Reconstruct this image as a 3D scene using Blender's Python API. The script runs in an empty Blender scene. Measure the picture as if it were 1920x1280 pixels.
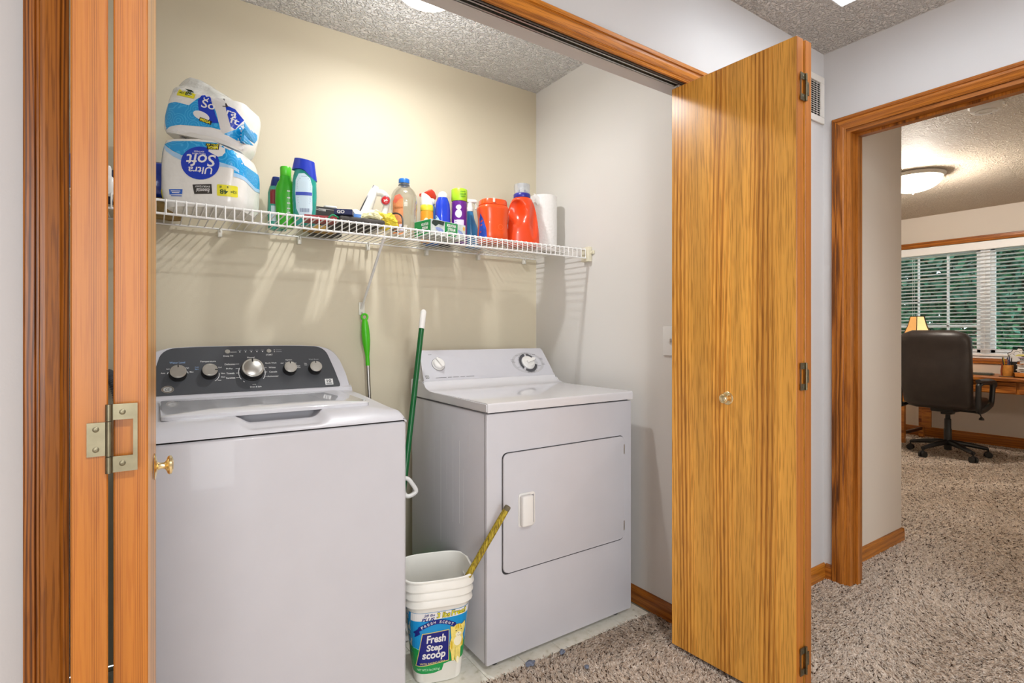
import bpy, bmesh, math, random
import numpy as np
from mathutils import Vector, Matrix, noise as mnoise
from mathutils.bvhtree import BVHTree

random.seed(7)
SC = bpy.context.scene
COL = SC.collection
V3 = Vector
PI = math.pi

# ------------------------------------------------------------------ camera, world, lights, exposure
cam = bpy.data.cameras.new('camera')
cam.sensor_width = 36.0
cam.lens = 996.0 / 1920.0 * 36.0
cam.shift_y = -16.0 / 1920.0
cam.clip_start = 0.02
co = bpy.data.objects.new('camera', cam)
COL.objects.link(co)
co.location = (0, 0, 1.14)
co.rotation_euler = (PI / 2, 0, -math.atan2(0.5606, 0.828))
SC.camera = co
SC.view_settings.view_transform = 'Standard'
SC.view_settings.look = 'None'
SC.view_settings.gamma = 1.0
SC.view_settings.use_curve_mapping = False
SC.view_settings.exposure = 0.12

w = bpy.data.worlds.new('overcast_sky')
SC.world = w
w.use_nodes = True
bg = w.node_tree.nodes['Background']
bg.inputs['Color'].default_value = (0.80, 0.90, 1.0, 1)
bg.inputs['Strength'].default_value = 2.5


def light(name, kind, loc, power, color=(1, 1, 1), size=0.1, size_y=None, rot=None, spread=None):
    l = bpy.data.lights.new(name, kind)
    l.energy = power
    l.color = color
    if kind == 'AREA':
        l.size = size
        if size_y:
            l.shape = 'RECTANGLE'
            l.size_y = size_y
        if spread:
            l.spread = spread
    else:
        l.shadow_soft_size = size
    o = bpy.data.objects.new(name, l)
    COL.objects.link(o)
    o.location = loc
    if rot:
        o.rotation_euler = rot
    return o


# daylight falling down the skylight shaft and an unseen fill light added behind the camera
light('skylight_daylight', 'AREA', (1.98, 0.50, 2.97), 18, (0.93, 0.97, 1.0), 0.56, 0.86, (0, 0, 0))
light('hall_fill_area', 'AREA', (-0.45, -3.80, 1.50), 108, (0.92, 0.96, 1.0), 1.8, 2.1, (PI / 2, 0, -0.27))


# ------------------------------------------------------------------ materials
def lin(h):
    h = h.lstrip('#')
    r = []
    for i in (0, 2, 4):
        v = int(h[i:i + 2], 16) / 255
        r.append(v / 12.92 if v <= 0.04045 else ((v + 0.055) / 1.055) ** 2.4)
    return (r[0], r[1], r[2], 1)


MATS = {}


def nt(name):
    m = bpy.data.materials.new(name)
    m.use_nodes = True
    t = m.node_tree
    return m, t, t.nodes['Principled BSDF']


def lk(t, a, b):
    t.links.new(a, b)


def node(t, kind, **kw):
    n = t.nodes.new(kind)
    for k, v in kw.items():
        setattr(n, k, v)
    return n


def ramp(t, stops):
    r = t.nodes.new('ShaderNodeValToRGB')
    e = r.color_ramp.elements
    while len(e) < len(stops):
        e.new(0.5)
    for i, (p, c) in enumerate(stops):
        e[i].position = p
        e[i].color = c
    return r


def pm(name, col, rough=0.5, metal=0.0, var=0.06, vscale=9.0, bump=0.0, bscale=150.0, bdist=0.002,
       trans=0.0, ior=1.45, alpha=1.0, emit=None, estr=0.0, spec=0.5, coat=0.0, sss=0.0):
    """Principled material whose colour is broken up by a little procedural noise."""
    if name in MATS:
        return MATS[name]
    m, t, p = nt(name)
    c = lin(col) if isinstance(col, str) else col
    tc = node(t, 'ShaderNodeTexCoord')
    if var > 0:
        n = node(t, 'ShaderNodeTexNoise')
        n.inputs['Scale'].default_value = vscale
        n.inputs['Detail'].default_value = 4
        lk(t, tc.outputs['Object'], n.inputs['Vector'])
        lo = tuple(x * (1 - var) for x in c[:3]) + (1,)
        hi = tuple(min(1, x * (1 + var)) for x in c[:3]) + (1,)
        r = ramp(t, [(0.3, lo), (0.7, hi)])
        lk(t, n.outputs['Fac'], r.inputs['Fac'])
        lk(t, r.outputs['Color'], p.inputs['Base Color'])
    else:
        p.inputs['Base Color'].default_value = c
    if bump > 0:
        b = node(t, 'ShaderNodeBump')
        b.inputs['Strength'].default_value = bump
        b.inputs['Distance'].default_value = bdist
        n2 = node(t, 'ShaderNodeTexNoise')
        n2.inputs['Scale'].default_value = bscale
        n2.inputs['Detail'].default_value = 2
        lk(t, tc.outputs['Object'], n2.inputs['Vector'])
        lk(t, n2.outputs['Fac'], b.inputs['Height'])
        lk(t, b.outputs['Normal'], p.inputs['Normal'])
    p.inputs['Roughness'].default_value = rough
    p.inputs['Metallic'].default_value = metal
    p.inputs['Transmission Weight'].default_value = trans
    p.inputs['IOR'].default_value = ior
    p.inputs['Alpha'].default_value = alpha
    p.inputs['Specular IOR Level'].default_value = spec
    p.inputs['Coat Weight'].default_value = coat
    if sss:
        p.inputs['Subsurface Weight'].default_value = sss
        p.inputs['Subsurface Radius'].default_value = (0.01, 0.01, 0.01)
    if emit:
        p.inputs['Emission Color'].default_value = lin(emit)
        p.inputs['Emission Strength'].default_value = estr
    MATS[name] = m
    return m


def thin_clear(name, tint, gloss=0.10, body=0.0, rough=0.04):
    """Thin clear sheet: light passes straight through, with a little surface gloss and an optional milky body."""
    if name in MATS:
        return MATS[name]
    m, t, p = nt(name)
    p.inputs['Base Color'].default_value = lin(tint)
    p.inputs['Roughness'].default_value = 0.3
    tr = node(t, 'ShaderNodeBsdfTransparent')
    tr.inputs['Color'].default_value = lin(tint)
    gl = node(t, 'ShaderNodeBsdfGlossy')
    gl.inputs['Roughness'].default_value = rough
    lw = node(t, 'ShaderNodeLayerWeight')
    lw.inputs['Blend'].default_value = 0.35
    mp = node(t, 'ShaderNodeMapRange')
    mp.inputs['To Min'].default_value = gloss * 0.25
    mp.inputs['To Max'].default_value = min(1.0, gloss * 5)
    lk(t, lw.outputs['Facing'], mp.inputs['Value'])
    m1 = node(t, 'ShaderNodeMixShader')
    m1.inputs['Fac'].default_value = body
    lk(t, tr.outputs['BSDF'], m1.inputs[1])
    lk(t, p.outputs['BSDF'], m1.inputs[2])
    m2 = node(t, 'ShaderNodeMixShader')
    lk(t, mp.outputs['Result'], m2.inputs['Fac'])
    lk(t, m1.outputs['Shader'], m2.inputs[1])
    lk(t, gl.outputs['BSDF'], m2.inputs[2])
    lk(t, m2.outputs['Shader'], t.nodes['Material Output'].inputs['Surface'])
    MATS[name] = m
    return m


def oak(name, grain, across, light_c, mid_c, dark_c, rough=0.36, freq=9.0, dist=7.0, coat=0.15, pores=0.55):
    """Oak: cathedral bands across, stretched along the grain axis, with dark open pores."""
    if name in MATS:
        return MATS[name]
    m, t, p = nt(name)
    tc = node(t, 'ShaderNodeTexCoord')
    mp = node(t, 'ShaderNodeMapping')
    s = [1, 1, 1]
    s[grain] = 0.085
    mp.inputs['Scale'].default_value = s
    lk(t, tc.outputs['Object'], mp.inputs['Vector'])
    wv = node(t, 'ShaderNodeTexWave', wave_type='BANDS', bands_direction='XYZ'[across], wave_profile='SIN')
    wv.inputs['Scale'].default_value = freq
    wv.inputs['Distortion'].default_value = dist
    wv.inputs['Detail'].default_value = 1.5
    wv.inputs['Detail Scale'].default_value = 1.0
    wv.inputs['Detail Roughness'].default_value = 0.45
    lk(t, mp.outputs['Vector'], wv.inputs['Vector'])
    # fine growth rings riding on the same figure
    w2 = node(t, 'ShaderNodeTexWave', wave_type='BANDS', bands_direction='XYZ'[across], wave_profile='SIN')
    w2.inputs['Scale'].default_value = freq * 10.0
    w2.inputs['Distortion'].default_value = dist * 3.6
    w2.inputs['Detail'].default_value = 2.0
    w2.inputs['Detail Scale'].default_value = 0.22
    w2.inputs['Detail Roughness'].default_value = 0.4
    lk(t, mp.outputs['Vector'], w2.inputs['Vector'])
    mw = node(t, 'ShaderNodeMix', data_type='FLOAT')
    mw.inputs['Factor'].default_value = 0.5
    lk(t, wv.outputs['Fac'], mw.inputs[2])
    lk(t, w2.outputs['Fac'], mw.inputs[3])
    r = ramp(t, [(0.15, lin(light_c)), (0.48, lin(light_c)), (0.74, lin(mid_c)), (0.93, lin(dark_c))])
    lk(t, mw.outputs[0], r.inputs['Fac'])
    # broad streaks
    mp3 = node(t, 'ShaderNodeMapping')
    s3 = [14, 14, 14]
    s3[grain] = 0.5
    mp3.inputs['Scale'].default_value = s3
    lk(t, tc.outputs['Object'], mp3.inputs['Vector'])
    n3 = node(t, 'ShaderNodeTexNoise')
    n3.inputs['Scale'].default_value = 1.0
    n3.inputs['Detail'].default_value = 3
    lk(t, mp3.outputs['Vector'], n3.inputs['Vector'])
    r3 = ramp(t, [(0.35, (0.74, 0.70, 0.66, 1)), (0.6, (1.08, 1.05, 1.0, 1))])
    lk(t, n3.outputs['Fac'], r3.inputs['Fac'])
    mx3 = node(t, 'ShaderNodeMix', data_type='RGBA', blend_type='MULTIPLY')
    mx3.inputs['Factor'].default_value = 0.8
    lk(t, r.outputs['Color'], mx3.inputs[6])
    lk(t, r3.outputs['Color'], mx3.inputs[7])
    # pores
    mp2 = node(t, 'ShaderNodeMapping')
    s2 = [300, 300, 300]
    s2[grain] = 9
    mp2.inputs['Scale'].default_value = s2
    lk(t, tc.outputs['Object'], mp2.inputs['Vector'])
    n2 = node(t, 'ShaderNodeTexNoise')
    n2.inputs['Scale'].default_value = 1.0
    n2.inputs['Detail'].default_value = 2
    lk(t, mp2.outputs['Vector'], n2.inputs['Vector'])
    r2 = ramp(t, [(0.38, (pores, pores * 0.9, pores * 0.8, 1)), (0.5, (1, 1, 1, 1))])
    lk(t, n2.outputs['Fac'], r2.inputs['Fac'])
    mx = node(t, 'ShaderNodeMix', data_type='RGBA', blend_type='MULTIPLY')
    mx.inputs['Factor'].default_value = 0.75
    lk(t, mx3.outputs[2], mx.inputs[6])
    lk(t, r2.outputs['Color'], mx.inputs[7])
    lk(t, mx.outputs[2], p.inputs['Base Color'])
    b = node(t, 'ShaderNodeBump')
    b.inputs['Strength'].default_value = 0.12
    b.inputs['Distance'].default_value = 0.001
    lk(t, n2.outputs['Fac'], b.inputs['Height'])
    lk(t, b.outputs['Normal'], p.inputs['Normal'])
    p.inputs['Roughness'].default_value = rough
    p.inputs['Coat Weight'].default_value = coat
    p.inputs['Coat Roughness'].default_value = 0.24
    p.inputs['Specular IOR Level'].default_value = 0.3
    MATS[name] = m
    return m


def paint(name, col, bump=0.12, rough=0.55):
    return pm(name, col, rough, var=0.015, vscale=2.0, bump=bump, bscale=240, bdist=0.0015, spec=0.35)


def knockdown(name, col):
    """Ceiling texture: soft blobs sprayed on and knocked down."""
    if name in MATS:
        return MATS[name]
    m, t, p = nt(name)
    tc = node(t, 'ShaderNodeTexCoord')
    n = node(t, 'ShaderNodeTexNoise')
    n.inputs['Scale'].default_value = 80
    n.inputs['Detail'].default_value = 2.5
    n.inputs['Distortion'].default_value = 0.6
    lk(t, tc.outputs['Object'], n.inputs['Vector'])
    r = ramp(t, [(0.42, (0, 0, 0, 1)), (0.62, (1, 1, 1, 1))])
    lk(t, n.outputs['Fac'], r.inputs['Fac'])
    b = node(t, 'ShaderNodeBump')
    b.inputs['Strength'].default_value = 1.0
    b.inputs['Distance'].default_value = 0.010
    lk(t, r.outputs['Color'], b.inputs['Height'])
    lk(t, b.outputs['Normal'], p.inputs['Normal'])
    p.inputs['Base Color'].default_value = lin(col)
    p.inputs['Roughness'].default_value = 0.65
    p.inputs['Specular IOR Level'].default_value = 0.25
    MATS[name] = m
    return m


def swirl(name, base, line):
    """Blue wrapper print with fine concentric curls."""
    m, t, p = nt(name)
    tc = node(t, 'ShaderNodeTexCoord')
    vo = node(t, 'ShaderNodeTexVoronoi')
    vo.inputs['Scale'].default_value = 26
    lk(t, tc.outputs['Object'], vo.inputs['Vector'])
    mt = node(t, 'ShaderNodeMath', operation='MULTIPLY')
    mt.inputs[1].default_value = 34
    lk(t, vo.outputs['Distance'], mt.inputs[0])
    sn = node(t, 'ShaderNodeMath', operation='SINE')
    lk(t, mt.outputs[0], sn.inputs[0])
    r = ramp(t, [(0.55, lin(base)), (0.9, lin(line))])
    lk(t, sn.outputs[0], r.inputs['Fac'])
    lk(t, r.outputs['Color'], p.inputs['Base Color'])
    p.inputs['Roughness'].default_value = 0.25
    return m


WALL = paint('hall_wall_paint', '#cac7c6')
WALL_B = paint('closet_paint_dimmed', '#d4cab2')  # likely one closet paint; darker here, uneven lighting put into the colour
WALL_R = paint('closet_paint_lit', '#dfdcd7')  # lighter copy of the closet paint, the brighter lit look put into its colour
WALL_S = paint('study_wall_paint', '#d2c8bc')
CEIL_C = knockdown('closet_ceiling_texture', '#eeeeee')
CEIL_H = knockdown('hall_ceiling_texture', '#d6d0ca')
CEIL_S = knockdown('study_ceiling_texture', '#c8baa8')  # tan tone puts warm bounced light into the ceiling colour
OAK_DOOR = oak('oak_veneer_door', 2, 1, '#e2a64c', '#d6953e', '#b4752c', freq=2.2, dist=4.5, rough=0.36, coat=0.2)
OAK_EDGE = oak('oak_solid_edge', 2, 0, '#b46e26', '#ac6722', '#97581c', rough=0.4, freq=14, dist=1.5, pores=0.85)
OAK_TRIM_Z = oak('oak_trim_upright', 2, 0, '#ac6a26', '#93541b', '#683a12', freq=6, dist=5)
OAK_TRIM_Y = oak('oak_trim_along_y', 1, 2, '#ae6a24', '#96541c', '#6c3a12', freq=12, dist=5)
OAK_TRIM_X = oak('oak_trim_along_x', 0, 2, '#c47c28', '#ae681e', '#844814', freq=12, dist=5)
OAK_DESK = oak('oak_desk', 1, 0, '#c07a34', '#a9652a', '#82491c', freq=9, dist=5)
WHITE_EN = pm('white_enamel', '#c8c7cc', 0.33, var=0.015, spec=0.4, coat=0.12)
WHITE_PL = pm('white_plastic', '#e6e4e0', 0.35, var=0.02)
CREAM_PL = pm('cream_plastic', '#e2dcc4', 0.4, var=0.02)
WHITE_WIRE = pm('white_vinyl_coated_wire', '#ecebe8', 0.35, var=0.02)
GAP = pm('dark_gap', '#0c0c0c', 0.8, var=0.0)
BRASS = pm('polished_brass', '#f2deae', 0.22, 1.0, var=0.04)
ABRASS = pm('antique_brass', '#7d755f', 0.40, 1.0, var=0.12, vscale=60)
STEEL = pm('brushed_steel', '#c4c2bc', 0.28, 1.0, var=0.05, vscale=60)
ALU = pm('grey_aluminium', '#a5a49e', 0.35, 0.9, var=0.05)
DARK_PANEL = pm('charcoal_panel', '#45474b', 0.34, var=0.06, vscale=5)
BLACK_PL = pm('black_plastic', '#1b1a1a', 0.4, var=0.1)
LEATHER = pm('black_leather', '#2c2522', 0.42, var=0.15, vscale=14, bump=0.25, bscale=300, spec=0.5)
CREAM_INK = pm('white_ink', '#e8e8e6', 0.5, var=0.0)
DARK_INK = pm('dark_ink', '#26231f', 0.5, var=0.0)
GREY_INK = pm('grey_ink', '#6b6b6c', 0.5, var=0.0)
NAVY_INK = pm('navy_ink', '#1c2470', 0.4, var=0.0)
YELLOW_INK = pm('yellow_ink', '#e6dc2c', 0.4, var=0.03)
PAPER = pm('white_paper', '#e6e4e2', 0.8, var=0.02)


# ------------------------------------------------------------------ mesh helpers
def B():
    return bmesh.new()


def merge(bm, t, M=None):
    if M is not None:
        bmesh.ops.transform(t, matrix=M, verts=t.verts)
    me = bpy.data.meshes.new('tmp')
    t.to_mesh(me)
    t.free()
    bm.from_mesh(me)
    bpy.data.meshes.remove(me)
    return bm


def box(bm, a, b, bev=0.0, seg=2, M=None, mi=0):
    t = bmesh.new()
    a = V3(a)
    b = V3(b)
    c = (a + b) / 2
    d = b - a
    bmesh.ops.create_cube(t, size=1, matrix=Matrix.Translation(c) @ Matrix.Diagonal((abs(d.x), abs(d.y), abs(d.z), 1)))
    if bev > 0:
        bmesh.ops.bevel(t, geom=t.edges[:], offset=bev, segments=seg, profile=0.5, affect='EDGES')
    for f in t.faces:
        f.material_index = mi
    return merge(bm, t, M)


def frame(d):
    d = V3(d).normalized()
    u = d.cross(V3((0, 0, 1)) if abs(d.z) < 0.9 else V3((1, 0, 0))).normalized()
    return u, d.cross(u).normalized()


def loft(bm, rings, cap0=True, cap1=True, mi=0, closed=False):
    vs = [[bm.verts.new(p) for p in r] for r in rings]
    n = len(vs[0])
    fs = []
    rng = range(len(vs)) if closed else range(len(vs) - 1)
    for i in rng:
        a = vs[i]
        b = vs[(i + 1) % len(vs)]
        for j in range(n):
            k = (j + 1) % n
            fs.append(bm.faces.new((a[j], a[k], b[k], b[j])))
    if not closed:
        if cap0:
            fs.append(bm.faces.new(vs[0][::-1]))
        if cap1:
            fs.append(bm.faces.new(vs[-1]))
    for f in fs:
        f.material_index = mi
    return bm


def ring(a, b, z, n=2.0, k=28, cx=0.0, cy=0.0):
    out = []
    for i in range(k):
        t = 2 * PI * i / k
        c, s = math.cos(t), math.sin(t)
        out.append(V3((cx + a * math.copysign(abs(c) ** (2 / n), c), cy + b * math.copysign(abs(s) ** (2 / n), s), z)))
    return out


def cyl(bm, p0, p1, r0, r1=None, seg=16, mi=0):
    p0 = V3(p0)
    p1 = V3(p1)
    r1 = r0 if r1 is None else r1
    u, v = frame(p1 - p0)
    rs = []
    for p, r in ((p0, r0), (p1, r1)):
        rs.append([p + (u * math.cos(2 * PI * i / seg) + v * math.sin(2 * PI * i / seg)) * r for i in range(seg)])
    return loft(bm, rs, mi=mi)


def lathe(bm, prof, M=None, seg=28, mi=0):
    """prof: list of (r, z); open ends are capped."""
    t = bmesh.new()
    loft(t, [[V3((max(r, 1e-4) * math.cos(2 * PI * i / seg), max(r, 1e-4) * math.sin(2 * PI * i / seg), z)) for i in range(seg)]
             for r, z in prof], mi=mi)
    return merge(bm, t, M)


def tube(bm, pts, r, seg=8, closed=False, mi=0):
    pts = [V3(p) for p in pts]
    n = len(pts)
    rr = r if isinstance(r, (list, tuple)) else [r] * n
    rings = []
    u = None
    for i, p in enumerate(pts):
        a = pts[(i - 1) % n] if (closed or i > 0) else p
        b = pts[(i + 1) % n] if (closed or i < n - 1) else p
        d = (b - a).normalized()
        if u is None:
            u, v = frame(d)
        else:
            u = (u - d * u.dot(d)).normalized()
            v = d.cross(u).normalized()
        rings.append([p + (u * math.cos(2 * PI * k / seg) + v * math.sin(2 * PI * k / seg)) * rr[i] for k in range(seg)])
    return loft(bm, rings, closed=closed, mi=mi)


def prism(bm, poly, depth, M=None, bev=0.0, seg=2, mi=0):
    """polygon in local XY extruded along local +Z."""
    t = bmesh.new()
    lo = [t.verts.new((x, y, 0)) for x, y in poly]
    hi = [t.verts.new((x, y, depth)) for x, y in poly]
    n = len(poly)
    t.faces.new(lo[::-1])
    t.faces.new(hi)
    for i in range(n):
        j = (i + 1) % n
        t.faces.new((lo[i], lo[j], hi[j], hi[i]))
    if bev > 0:
        es = [e for e in t.edges if abs(e.verts[0].co.z - e.verts[1].co.z) < 1e-6]
        bmesh.ops.bevel(t, geom=es, offset=bev, segments=seg, profile=0.5, affect='EDGES')
    for f in t.faces:
        f.material_index = mi
    return merge(bm, t, M)


def bez(pts, n=8):
    """Catmull-Rom smoothing of a point list."""
    P = [V3(p) for p in pts]
    out = []
    for i in range(len(P) - 1):
        a = P[max(i - 1, 0)]
        b = P[i]
        c = P[i + 1]
        d = P[min(i + 2, len(P) - 1)]
        for k in range(n):
            t = k / n
            out.append(0.5 * ((2 * b) + (c - a) * t + (2 * a - 5 * b + 4 * c - d) * t * t + (3 * b - a - 3 * c + d) * t ** 3))
    out.append(P[-1])
    return out


def arc2(cx, cy, r, a0, a1, n=6):
    return [(cx + r * math.cos(a0 + (a1 - a0) * i / n), cy + r * math.sin(a0 + (a1 - a0) * i / n)) for i in range(n + 1)]


def rrect(x0, y0, x1, y1, r, n=5):
    return (arc2(x1 - r, y0 + r, r, -PI / 2, 0, n) + arc2(x1 - r, y1 - r, r, 0, PI / 2, n)
            + arc2(x0 + r, y1 - r, r, PI / 2, PI, n) + arc2(x0 + r, y0 + r, r, PI, 1.5 * PI, n))


def obj(name, bm, mat, parent=None, smooth=None, recalc=True):
    if recalc:
        bmesh.ops.recalc_face_normals(bm, faces=bm.faces[:])
    me = bpy.data.meshes.new(name)
    bm.to_mesh(me)
    bm.free()
    for m in (mat if isinstance(mat, (list, tuple)) else [mat]):
        me.materials.append(m)
    if smooth:
        me.polygons.foreach_set('use_smooth', [True] * len(me.polygons))
        me.set_sharp_from_angle(angle=math.radians(smooth))
    o = bpy.data.objects.new(name, me)
    COL.objects.link(o)
    if parent:
        o.parent = parent
    return o


def share(name, me, parent=None, loc=None, rot=None):
    o = bpy.data.objects.new(name, me)
    COL.objects.link(o)
    if parent:
        o.parent = parent
    if loc:
        o.location = loc
    if rot:
        o.rotation_euler = rot
    return o


def thing(name, label, cat, loc=(0, 0, 0), rz=0.0, group=None):
    o = bpy.data.objects.new(name, None)
    COL.objects.link(o)
    o.location = loc
    o.rotation_euler = (0, 0, rz)
    o.empty_display_size = 0.05
    return tag(o, label, cat, group)


def tag(o, label, cat=None, group=None, kind=None):
    o['label'] = label
    if cat:
        o['category'] = cat
    if group:
        o['group'] = group
    if kind:
        o['kind'] = kind
    return o


def struct(o, label):
    o['kind'] = 'structure'
    o['label'] = label
    return o


# ---- flat print: text and shapes laid on a surface
TXT = {}


def txt(s, size=0.01, bold=0.0, shear=0.0):
    key = (s, bold, shear)
    if key not in TXT:
        c = bpy.data.curves.new('t', 'FONT')
        c.body = s
        c.align_x = 'CENTER'
        c.align_y = 'CENTER'
        c.resolution_u = 3
        c.offset = bold
        c.shear = shear
        o = bpy.data.objects.new('t', c)
        COL.objects.link(o)
        dg = bpy.context.evaluated_depsgraph_get()
        me = o.evaluated_get(dg).to_mesh()
        vs = [(v.co.x, v.co.y) for v in me.vertices]
        fs = [tuple(p.vertices) for p in me.polygons]
        o.evaluated_get(dg).to_mesh_clear()
        COL.objects.unlink(o)
        bpy.data.objects.remove(o)
        bpy.data.curves.remove(c)
        if vs:
            xs = [v[0] for v in vs]
            ys = [v[1] for v in vs]
            mx, my = (min(xs) + max(xs)) / 2, (min(ys) + max(ys)) / 2
            vs = [(x - mx, y - my) for x, y in vs]
        TXT[key] = (vs, fs)
    vs, fs = TXT[key]
    return [(x * size, y * size) for x, y in vs], fs


def fit(s, width, height, bold=0.0, shear=0.0):
    """text stretched to an exact width and cap-to-descender height"""
    vs, fs = txt(s, 1.0, bold, shear)
    wx = max(v[0] for v in vs) - min(v[0] for v in vs)
    hy = max(v[1] for v in vs) - min(v[1] for v in vs)
    return [(x * width / wx, y * height / hy) for x, y in vs], fs


def poly(pts, maxl=None):
    t = bmesh.new()
    f = t.faces.new([t.verts.new((x, y, 0)) for x, y in pts])
    bmesh.ops.triangulate(t, faces=[f])
    if maxl:
        for _ in range(7):
            es = [e for e in t.edges if e.calc_length() > maxl]
            if not es:
                break
            bmesh.ops.subdivide_edges(t, edges=es, cuts=1)
            bmesh.ops.triangulate(t, faces=t.faces[:])
    t.verts.index_update()
    r = [(v.co.x, v.co.y) for v in t.verts], [tuple(v.index for v in f.verts) for f in t.faces]
    t.free()
    return r


def ell(cx, cy, a, b, n=36):
    return [(cx + a * math.cos(2 * PI * i / n), cy + b * math.sin(2 * PI * i / n)) for i in range(n)]


def rect(x0, y0, x1, y1):
    return [(x0, y0), (x1, y0), (x1, y1), (x0, y1)]


def annulus(cx, cy, r0, r1, a0=0.0, a1=2 * PI, n=24, sy=1.0):
    vs, fs = [], []
    for i in range(n + 1):
        a = a0 + (a1 - a0) * i / n
        for r in (r0, r1):
            vs.append((cx + r * math.cos(a), cy + r * math.sin(a) * sy))
    for i in range(n):
        fs.append((2 * i, 2 * i + 1, 2 * i + 3, 2 * i + 2))
    return vs, fs


def put(sh, x=0.0, y=0.0, rot=0.0, sx=1.0, sy=1.0):
    c, s = math.cos(rot), math.sin(rot)
    return [(x + c * a * sx - s * b * sy, y + s * a * sx + c * b * sy) for a, b in sh[0]], sh[1]


def decal(name, shapes, O, U, V, mat, parent=None, bvh=None, off=0.0005, reach=0.25):
    O, U, V = V3(O), V3(U).normalized(), V3(V).normalized()
    N = U.cross(V).normalized()
    bm = bmesh.new()
    for vs, fs in shapes:
        nv = []
        ca = sum(q[0] for q in vs) / len(vs)
        cb = sum(q[1] for q in vs) / len(vs)
        for a, b in vs:
            p = O + U * a + V * b
            if bvh:
                h = bvh.ray_cast(p + N * reach, -N)
                k = 1.0
                while not h[0] and k > 0.5:
                    k -= 0.02
                    h = bvh.ray_cast(O + U * (ca + (a - ca) * k) + V * (cb + (b - cb) * k) + N * reach, -N)
                p = h[0] + (h[1] if h[1].dot(N) > 0 else -h[1]) * off if h[0] else p + N * off
            else:
                p = p + N * off
            nv.append(bm.verts.new(p))
        for f in fs:
            try:
                bm.faces.new([nv[i] for i in f])
            except ValueError:
                pass
    o = obj(name, bm, mat, parent, recalc=False)
    if len(shapes) > 1:
        o['kind'] = 'stuff'
    return o


X, Y, Z = V3((1, 0, 0)), V3((0, 1, 0)), V3((0, 0, 1))


def bvh_of(bm):
    bm.normal_update()
    return BVHTree.FromBMesh(bm)


# ================================================================== THE SETTING
def solid(name, boxes, mat, label):
    bm = B()
    for a, b in boxes:
        box(bm, a, b)
    return struct(obj(name, bm, mat), label)


HC, CC, SCZ = 2.44, 2.42, 2.43          # hall, closet and study ceiling heights
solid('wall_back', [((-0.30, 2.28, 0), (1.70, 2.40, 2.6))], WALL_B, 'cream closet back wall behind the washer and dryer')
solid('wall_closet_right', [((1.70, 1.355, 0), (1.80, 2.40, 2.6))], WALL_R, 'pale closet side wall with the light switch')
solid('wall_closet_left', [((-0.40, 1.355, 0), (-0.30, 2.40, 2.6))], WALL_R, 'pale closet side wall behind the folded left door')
solid('wall_closet_front', [((-1.40, 1.24, 0), (-0.135, 1.355, 2.6)), ((-0.135, 1.24, 2.056), (1.70, 1.355, 2.6)),
                            ((1.70, 1.24, 0), (2.71, 1.355, 2.6))], WALL, 'light grey hall wall with the wide closet opening')
solid('wall_hall_end', [((2.60, 1.142, 0), (2.71, 1.24, 2.6)), ((2.60, 0.33, 2.06), (2.71, 1.142, 2.6)),
                        ((2.60, -4.1, 0), (2.71, 0.33, 2.6))], WALL, 'light grey hall end wall with the cased doorway to the study')
solid('wall_hall_rear', [((-1.40, -4.1, 0), (2.71, -4.0, 2.6))], WALL, 'hall wall behind the viewpoint')
solid('wall_hall_left', [((-1.5, -4.1, 0), (-1.40, 1.355, 2.6))], WALL, 'hall wall at the far left end')
solid('wall_study_corridor', [((2.71, 1.222, 0), (3.42, 1.36, 2.6)), ((3.32, 1.36, 0), (3.42, 3.6, 2.6))], WALL_S,
      'short taupe wall stub just inside the study doorway')
solid('wall_study_window', [((7.09, -1.6, 0), (7.22, 3.7, 0.88)), ((7.09, -1.6, 2.09), (7.22, 3.7, 2.6)),
                            ((7.09, -1.6, 0.88), (7.22, 0.60, 2.09)), ((7.09, 3.0, 0.88), (7.22, 3.7, 2.09))], WALL_S,
      'beige study wall around the wide window')
solid('wall_study_left', [((3.32, 3.6, 0), (7.22, 3.7, 2.6))], WALL_S, 'study side wall out of view on the left')
solid('wall_study_right', [((2.71, -1.6, 0), (7.22, -1.5, 2.6))], WALL_S, 'study side wall out of view on the right')

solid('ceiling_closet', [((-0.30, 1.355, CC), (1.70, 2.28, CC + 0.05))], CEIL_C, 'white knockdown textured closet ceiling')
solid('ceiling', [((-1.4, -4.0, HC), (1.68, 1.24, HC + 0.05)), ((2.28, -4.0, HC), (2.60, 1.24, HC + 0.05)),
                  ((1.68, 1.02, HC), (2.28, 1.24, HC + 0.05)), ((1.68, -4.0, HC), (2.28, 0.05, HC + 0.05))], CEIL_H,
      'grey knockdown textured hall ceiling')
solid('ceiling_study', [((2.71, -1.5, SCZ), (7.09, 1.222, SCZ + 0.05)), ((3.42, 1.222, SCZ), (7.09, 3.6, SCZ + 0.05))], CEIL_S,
      'textured study ceiling beyond the doorway')

# skylight shaft above the hall
SHAFT = paint('skylight_shaft_paint', '#eceef0', bump=0.05)
sky = thing('skylight', 'white skylight shaft opening in the grey hall ceiling', 'skylight', (1.98, 0.535, HC))
sky['kind'] = 'structure'
bm = B()
box(bm, (-0.34, 0.482, 0.001), (0.34, 0.525, 0.62))
box(bm, (-0.34, -0.525, 0.001), (0.34, -0.482, 0.62))
box(bm, (0.297, -0.482, 0.001), (0.34, 0.482, 0.62))
box(bm, (-0.34, -0.482, 0.001), (-0.297, 0.482, 0.62))
obj('shaft', bm, SHAFT, sky)
bm = B()
box(bm, (-0.34, -0.525, 0.62), (0.34, 0.525, 0.635))
obj('pane', bm, thin_clear('skylight_acrylic', '#f4f8fa', 0.05, 0.2), sky)

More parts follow.
